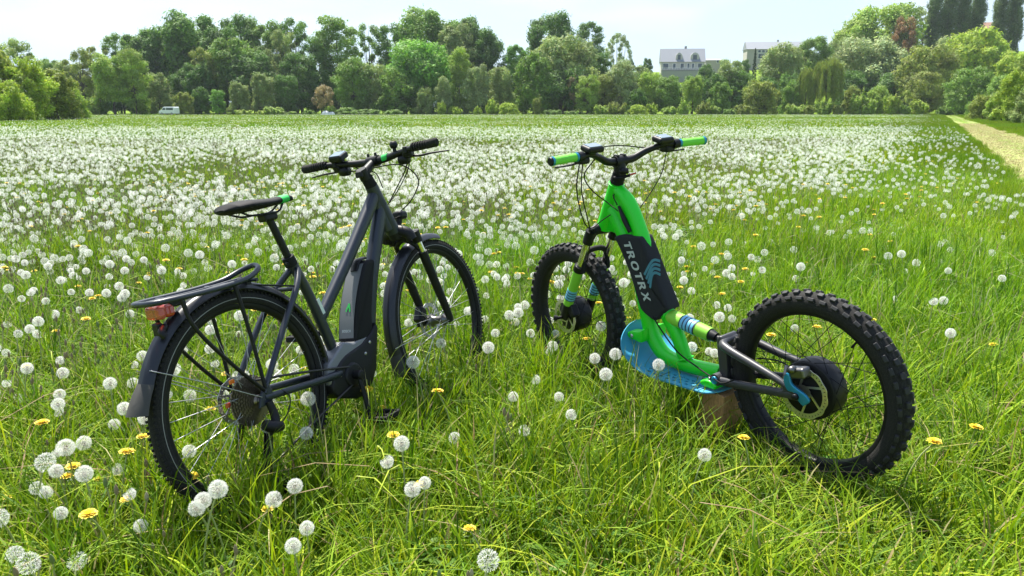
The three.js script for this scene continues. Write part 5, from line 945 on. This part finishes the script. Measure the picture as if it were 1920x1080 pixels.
// dandelions ---------------------------------------------------------------
const fluff = new THREE.MeshPhysicalMaterial({ color: lin(0.85, 0.85, 0.81), roughness: 0.9, side: THREE.DoubleSide, transmission: 0.5, thickness: 0, specularIntensity: 0.2 });
const seedM = std([0.30, 0.25, 0.16], 0.8), stemM = std([0.30, 0.34, 0.12], 0.6), calyxM = std([0.13, 0.22, 0.05], 0.7), petalM = new THREE.MeshPhysicalMaterial({ color: lin(0.78, 0.58, 0.006), roughness: 0.6, side: THREE.DoubleSide, transmission: 0.2, thickness: 0 }), petalDeepM = std([0.80, 0.36, 0.004], 0.7);
function dirs(n) { const o = []; for (let i = 0; i < n; i++) { const y = 1 - 2 * (i + 0.5) / n, s = Math.sqrt(1 - y * y), a = i * 2.39996; o.push(V(Math.cos(a) * s, y, Math.sin(a) * s)); } return o; }
function clockHead(seed, seeds, hairs, R, cx, cy, cz, missing = 0) {           // a globe of parachutes round a small core
  const r = rng(seed), pos = [], idx = [], beak = [], bidx = [], A = V(), B = V();
  const tri = (P, I, a, b, c) => { const k = P.length / 3; P.push(a.x, a.y, a.z, b.x, b.y, b.z, c.x, c.y, c.z); I.push(k, k + 1, k + 2); };
  const gap = V(r() - 0.5, r() * 0.6, r() - 0.5).normalize();
  for (const d of dirs(seeds)) {
    if (d.y < -0.86 || (missing && d.dot(gap) > 1 - missing)) continue;
    d.x += (r() - 0.5) * 0.16; d.y += (r() - 0.5) * 0.16; d.z += (r() - 0.5) * 0.16; d.normalize();
    A.crossVectors(d, Math.abs(d.y) > 0.9 ? V(1, 0, 0) : V(0, 1, 0)).normalize(); B.crossVectors(d, A);
    const c = V(cx, cy, cz), R0 = R * (0.93 + 0.1 * r()), p0 = c.clone().addScaledVector(d, 0.13 * R), p1 = c.clone().addScaledVector(d, 0.70 * R0), w = R * 0.012;
    tri(beak, bidx, p0.clone().addScaledVector(A, w), p0.clone().addScaledVector(A, -w), p1);
    tri(beak, bidx, p0.clone().addScaledVector(B, w * 3), p0.clone().addScaledVector(B, -w * 3), c.clone().addScaledVector(d, 0.30 * R));
    for (let j = 0; j < hairs; j++) {
      const t = (j + r() * 0.7) / hairs * 6.283, e = A.clone().multiplyScalar(Math.cos(t)).addScaledVector(B, Math.sin(t)), s = B.clone().multiplyScalar(Math.cos(t)).addScaledVector(A, -Math.sin(t)), q = p1.clone().addScaledVector(e, R * 0.30).addScaledVector(d, R0 * (0.20 + 0.09 * r())), hw = R * (hairs > 8 ? 0.017 : hairs > 6 ? 0.023 : 0.026);
      tri(pos, idx, p1, q.clone().addScaledVector(s, hw), q.clone().addScaledVector(s, -hw));
    }
  }
  return [finish(pos, null, idx), finish(beak, null, bidx)];
}
function bentStem(seed, h, r0 = 0.0030) { const r = rng(seed), a = r() * 6.283, l = 0.02 + 0.06 * r(), t = [Math.cos(a) * l, h, Math.sin(a) * l]; return { geo: sweep([[0, -0.01, 0], [t[0] * 0.15, h * 0.45, t[2] * 0.15], [t[0] * 0.55, h * 0.8, t[2] * 0.55], t], [r0 * 1.15, r0, r0 * 0.9, r0 * 0.8], { k: 6, n: 9, cap: false }), top: t }; }
function calyx(t, s = 1) { return sweep([[t[0], t[1] - 0.008 * s, t[2]], [t[0], t[1] - 0.002 * s, t[2]], [t[0], t[1] + 0.004 * s, t[2]]], [0.002 * s, 0.006 * s, 0.004 * s], { k: 8, n: 4 }); }
function clockProto(seed, h, R, missing) {
  const g = new THREE.Group(), st = bentStem(seed, h), [hair, beak] = clockHead(seed + 1, 120, 9, R, st.top[0], st.top[1] + 0.004, st.top[2], missing);
  for (const [n, geo, m] of [['stem', st.geo, stemM], ['seed_head', hair, fluff], ['seeds', merge([beak, calyx(st.top)]), seedM]]) { const o = lit(new THREE.Mesh(geo, m)); o.name = n; g.add(o); }
  return g;
}
function yellowHead(seed, t, R, n, rows) {
  const r = rng(seed), out = [];
  for (let k = 0; k < rows; k++) {
    const pos = [], idx = [], L = R * (1 - 0.22 * k), up = 0.12 + 0.32 * k, m = Math.round(n * (1 - 0.18 * k));
    for (let i = 0; i < m; i++) { const a = i / m * 6.283 + r() * 0.2 + k * 0.3, ll = L * (0.85 + 0.25 * r()), pts = [], ws = []; for (let j = 0; j <= 3; j++) { const q = j / 3; pts.push([t[0] + Math.cos(a) * (0.003 + ll * q), t[1] + 0.005 + ll * (up + 0.15 * r()) * q - 0.12 * ll * q * q, t[2] + Math.sin(a) * (0.003 + ll * q)]); ws.push(0.0014 + 0.0009 * q); } strip(pos, [], idx, pts, ws, [-Math.sin(a), Math.cos(a)], [1, 1, 1]); }
    out.push(finish(pos, null, idx));
  }
  return merge(out);
}
function yellowProto(seed, h, R) {
  const g = new THREE.Group(), st = bentStem(seed, h);
  for (const [n, geo, m] of [['stem', st.geo, stemM], ['petals', yellowHead(seed + 2, st.top, R, 34, 4), petalM], ['calyx', merge([calyx(st.top, 1.2)]), calyxM]]) { const o = lit(new THREE.Mesh(geo, m)); o.name = n; g.add(o); }
  return g;
}
{
  const r = rng(404), white = [], gold = [];
  const dens = (x, d) => {
    const ps = pathSide(x, d), edge = ps > -0.3 ? 0 : lerp(lerp(0.03, 0.16, smooth(3.2, 6, d)), 1, smooth(-1.5 - 0.4 * smooth(6, 3, d), -3.0, ps + 0.8 * noise(x * 0.35, d * 0.35, 5)));
    const patch = clamp(1.0 + 1.4 * noise(x * 0.22, d * 0.16, 3) + 1.3 * noise(x * 0.8, d * 0.6, 6), 0.12, 2.1);
    const dist = lerp(1.25, 1.4, smooth(2.5, 10, d)) * (d < 34 ? 1 : lerp(1, 0.07, smooth(32, 52, d))) * (d > 60 ? clamp(0.7 + 1.6 * noise(x * 0.02, d * 0.09, 8), 0.1, 1.7) : 1) * (d > 148 ? 0.25 : 1);
    return edge * patch * dist;
  };
  const N = 150000;
  for (let i = 0; i < N; i++) {                                                 // sampled evenly in distance, thinned to the density per square metre
    const d = 1.25 + 158 * Math.pow(r(), 1.5), x = (r() * 2 - 1) * (0.655 * d + 0.4), pd = N / (158 * 1.5 * Math.pow(Math.max((d - 1.25) / 158, 1e-5), 1 / 3)) / (2 * (0.655 * d + 0.4)), q = r(), want = (d < 5 ? 30 : d < 14 ? 44 : d < 30 ? 34 : 26) * dens(x, d);
    const wy = (d < 6 ? 3 : 1.4) * (2.4 + 4 * Math.max(0, noise(x * 0.25, d * 0.2, 21))) * clamp(dens(x, d) + 0.05, 0, 1) * (d > 45 ? 2.2 : 1);
    const p = { x, d, y: groundY(x, -d), z: -d };
    if (q < want / pd) white.push(p); else if (q > 1 - wy / pd) gold.push(p);
  }
  const near = (a, b) => a.d - b.d; white.sort(near); gold.sort(near);
  const vis = p => Math.abs(p.x) < 0.645 * p.d && p.d > 1.75;
  const protoW = [[0.25, 0.0245, 0], [0.29, 0.027, 0], [0.27, 0.025, 0.30], [0.32, 0.026, 0], [0.22, 0.024, 0.75], [0.30, 0.028, 0.12], [0.28, 0.022, 0.45], [0.20, 0.025, 0]].map((a, i) => clockProto(500 + i * 7, ...a));
  const protoY = [[0.20, 0.020], [0.24, 0.022], [0.18, 0.019], [0.25, 0.021]].map((a, i) => yellowProto(600 + i * 7, ...a));
  const W = white.filter(vis).slice(0, 300), Y = gold.filter(vis).slice(0, 300), usedW = new Set(W), usedY = new Set(Y);
  const place = (list, protos, name, lab, cat, grp) => list.forEach(p => {
    const k = Math.floor(r() * protos.length), o = protos[k].clone(); o.name = numbered(name); scene.add(o);
    o.position.set(p.x, p.y, p.z); const s = 0.72 + 0.34 * r(); o.scale.setScalar(s * (p.d < 4 ? 0.95 : 1)); o.rotation.set((r() - 0.5) * 0.22, r() * 6.283, (r() - 0.5) * 0.22);
    tag(o, lab(k), cat, grp);
  });
  place(W, protoW, 'dandelion_clock', k => k === 2 || k === 6 ? 'white dandelion clock missing part of its seeds' : k === 4 ? 'half blown dandelion clock on a short stem' : 'full white dandelion seed head on a thin stem', 'dandelion', 'white dandelion clocks in the grass');
  place(Y, protoY, 'yellow_dandelion', () => 'yellow dandelion flower open on a thin stem', 'dandelion', 'yellow dandelions in the grass');
  // the rest of the thousands
  const mid = [[0.24, 0.026, 0], [0.28, 0.028, 0], [0.22, 0.026, 0.3], [0.30, 0.027, 0], [0.20, 0.025, 0.6]].map(([h, R, gap], i) => { const st = bentStem(700 + i, h), [hair] = clockHead(710 + i, 56, 7, R, ...st.top, gap); return { hair, st }; });
  const far = [[0.22, 0.030], [0.25, 0.031], [0.20, 0.029], [0.23, 0.030]].map(([h, R], i) => { const g = clockHead(720 + i, 40, 6, R, 0, h, 0); const p = g[0].attributes.position; for (let k = 0; k < p.count; k += 3) { for (const j of [1, 2]) { const s = 1.0; p.setXYZ(k + j, p.getX(k + j) * s, p.getY(k + j), p.getZ(k + j) * s); } } return g[0]; });
  const rest = white.filter(p => !usedW.has(p)), asSpot = p => ({ ...p, y: p.y - (p.d < 17 ? 0.07 : 0.03) * r() * r(), ry: r() * 6.283, s: 0.66 + 0.46 * r(), tx: (r() - 0.5) * 0.2, tz: (r() - 0.5) * 0.2 });
  const m = rest.filter(p => p.d < 17).map(asSpot), f = rest.filter(p => p.d >= 17).map(asSpot);
  const a = scatter('dandelion_clocks', mid.map(e => e.hair), fluff, m, 'thousands of white dandelion clocks across the meadow', 'dandelions');
  for (const [gs, mat, sp] of [[mid.map(e => e.st.geo), stemM, m], [far, fluff, f]]) { const o = scatter('dandelion_clocks_part', gs, mat, sp, null, null); scene.remove(o); for (const c of [...o.children]) { c.name = 'dandelion_clocks'; a.add(c); } }
  const yg = [0.14, 0.17].map((h, i) => yellowHead(740 + i, [0, h, 0], 0.021, 12, 2));
  scatter('yellow_dandelions', yg, petalM, gold.filter(p => !usedY.has(p)).map(asSpot), 'many yellow dandelions dotted across the far meadow', 'dandelions');
}

scene.fog = new THREE.FogExp2(new THREE.Color(0.80, 0.88, 0.95), 0.00016);
renderer.render(scene, camera);
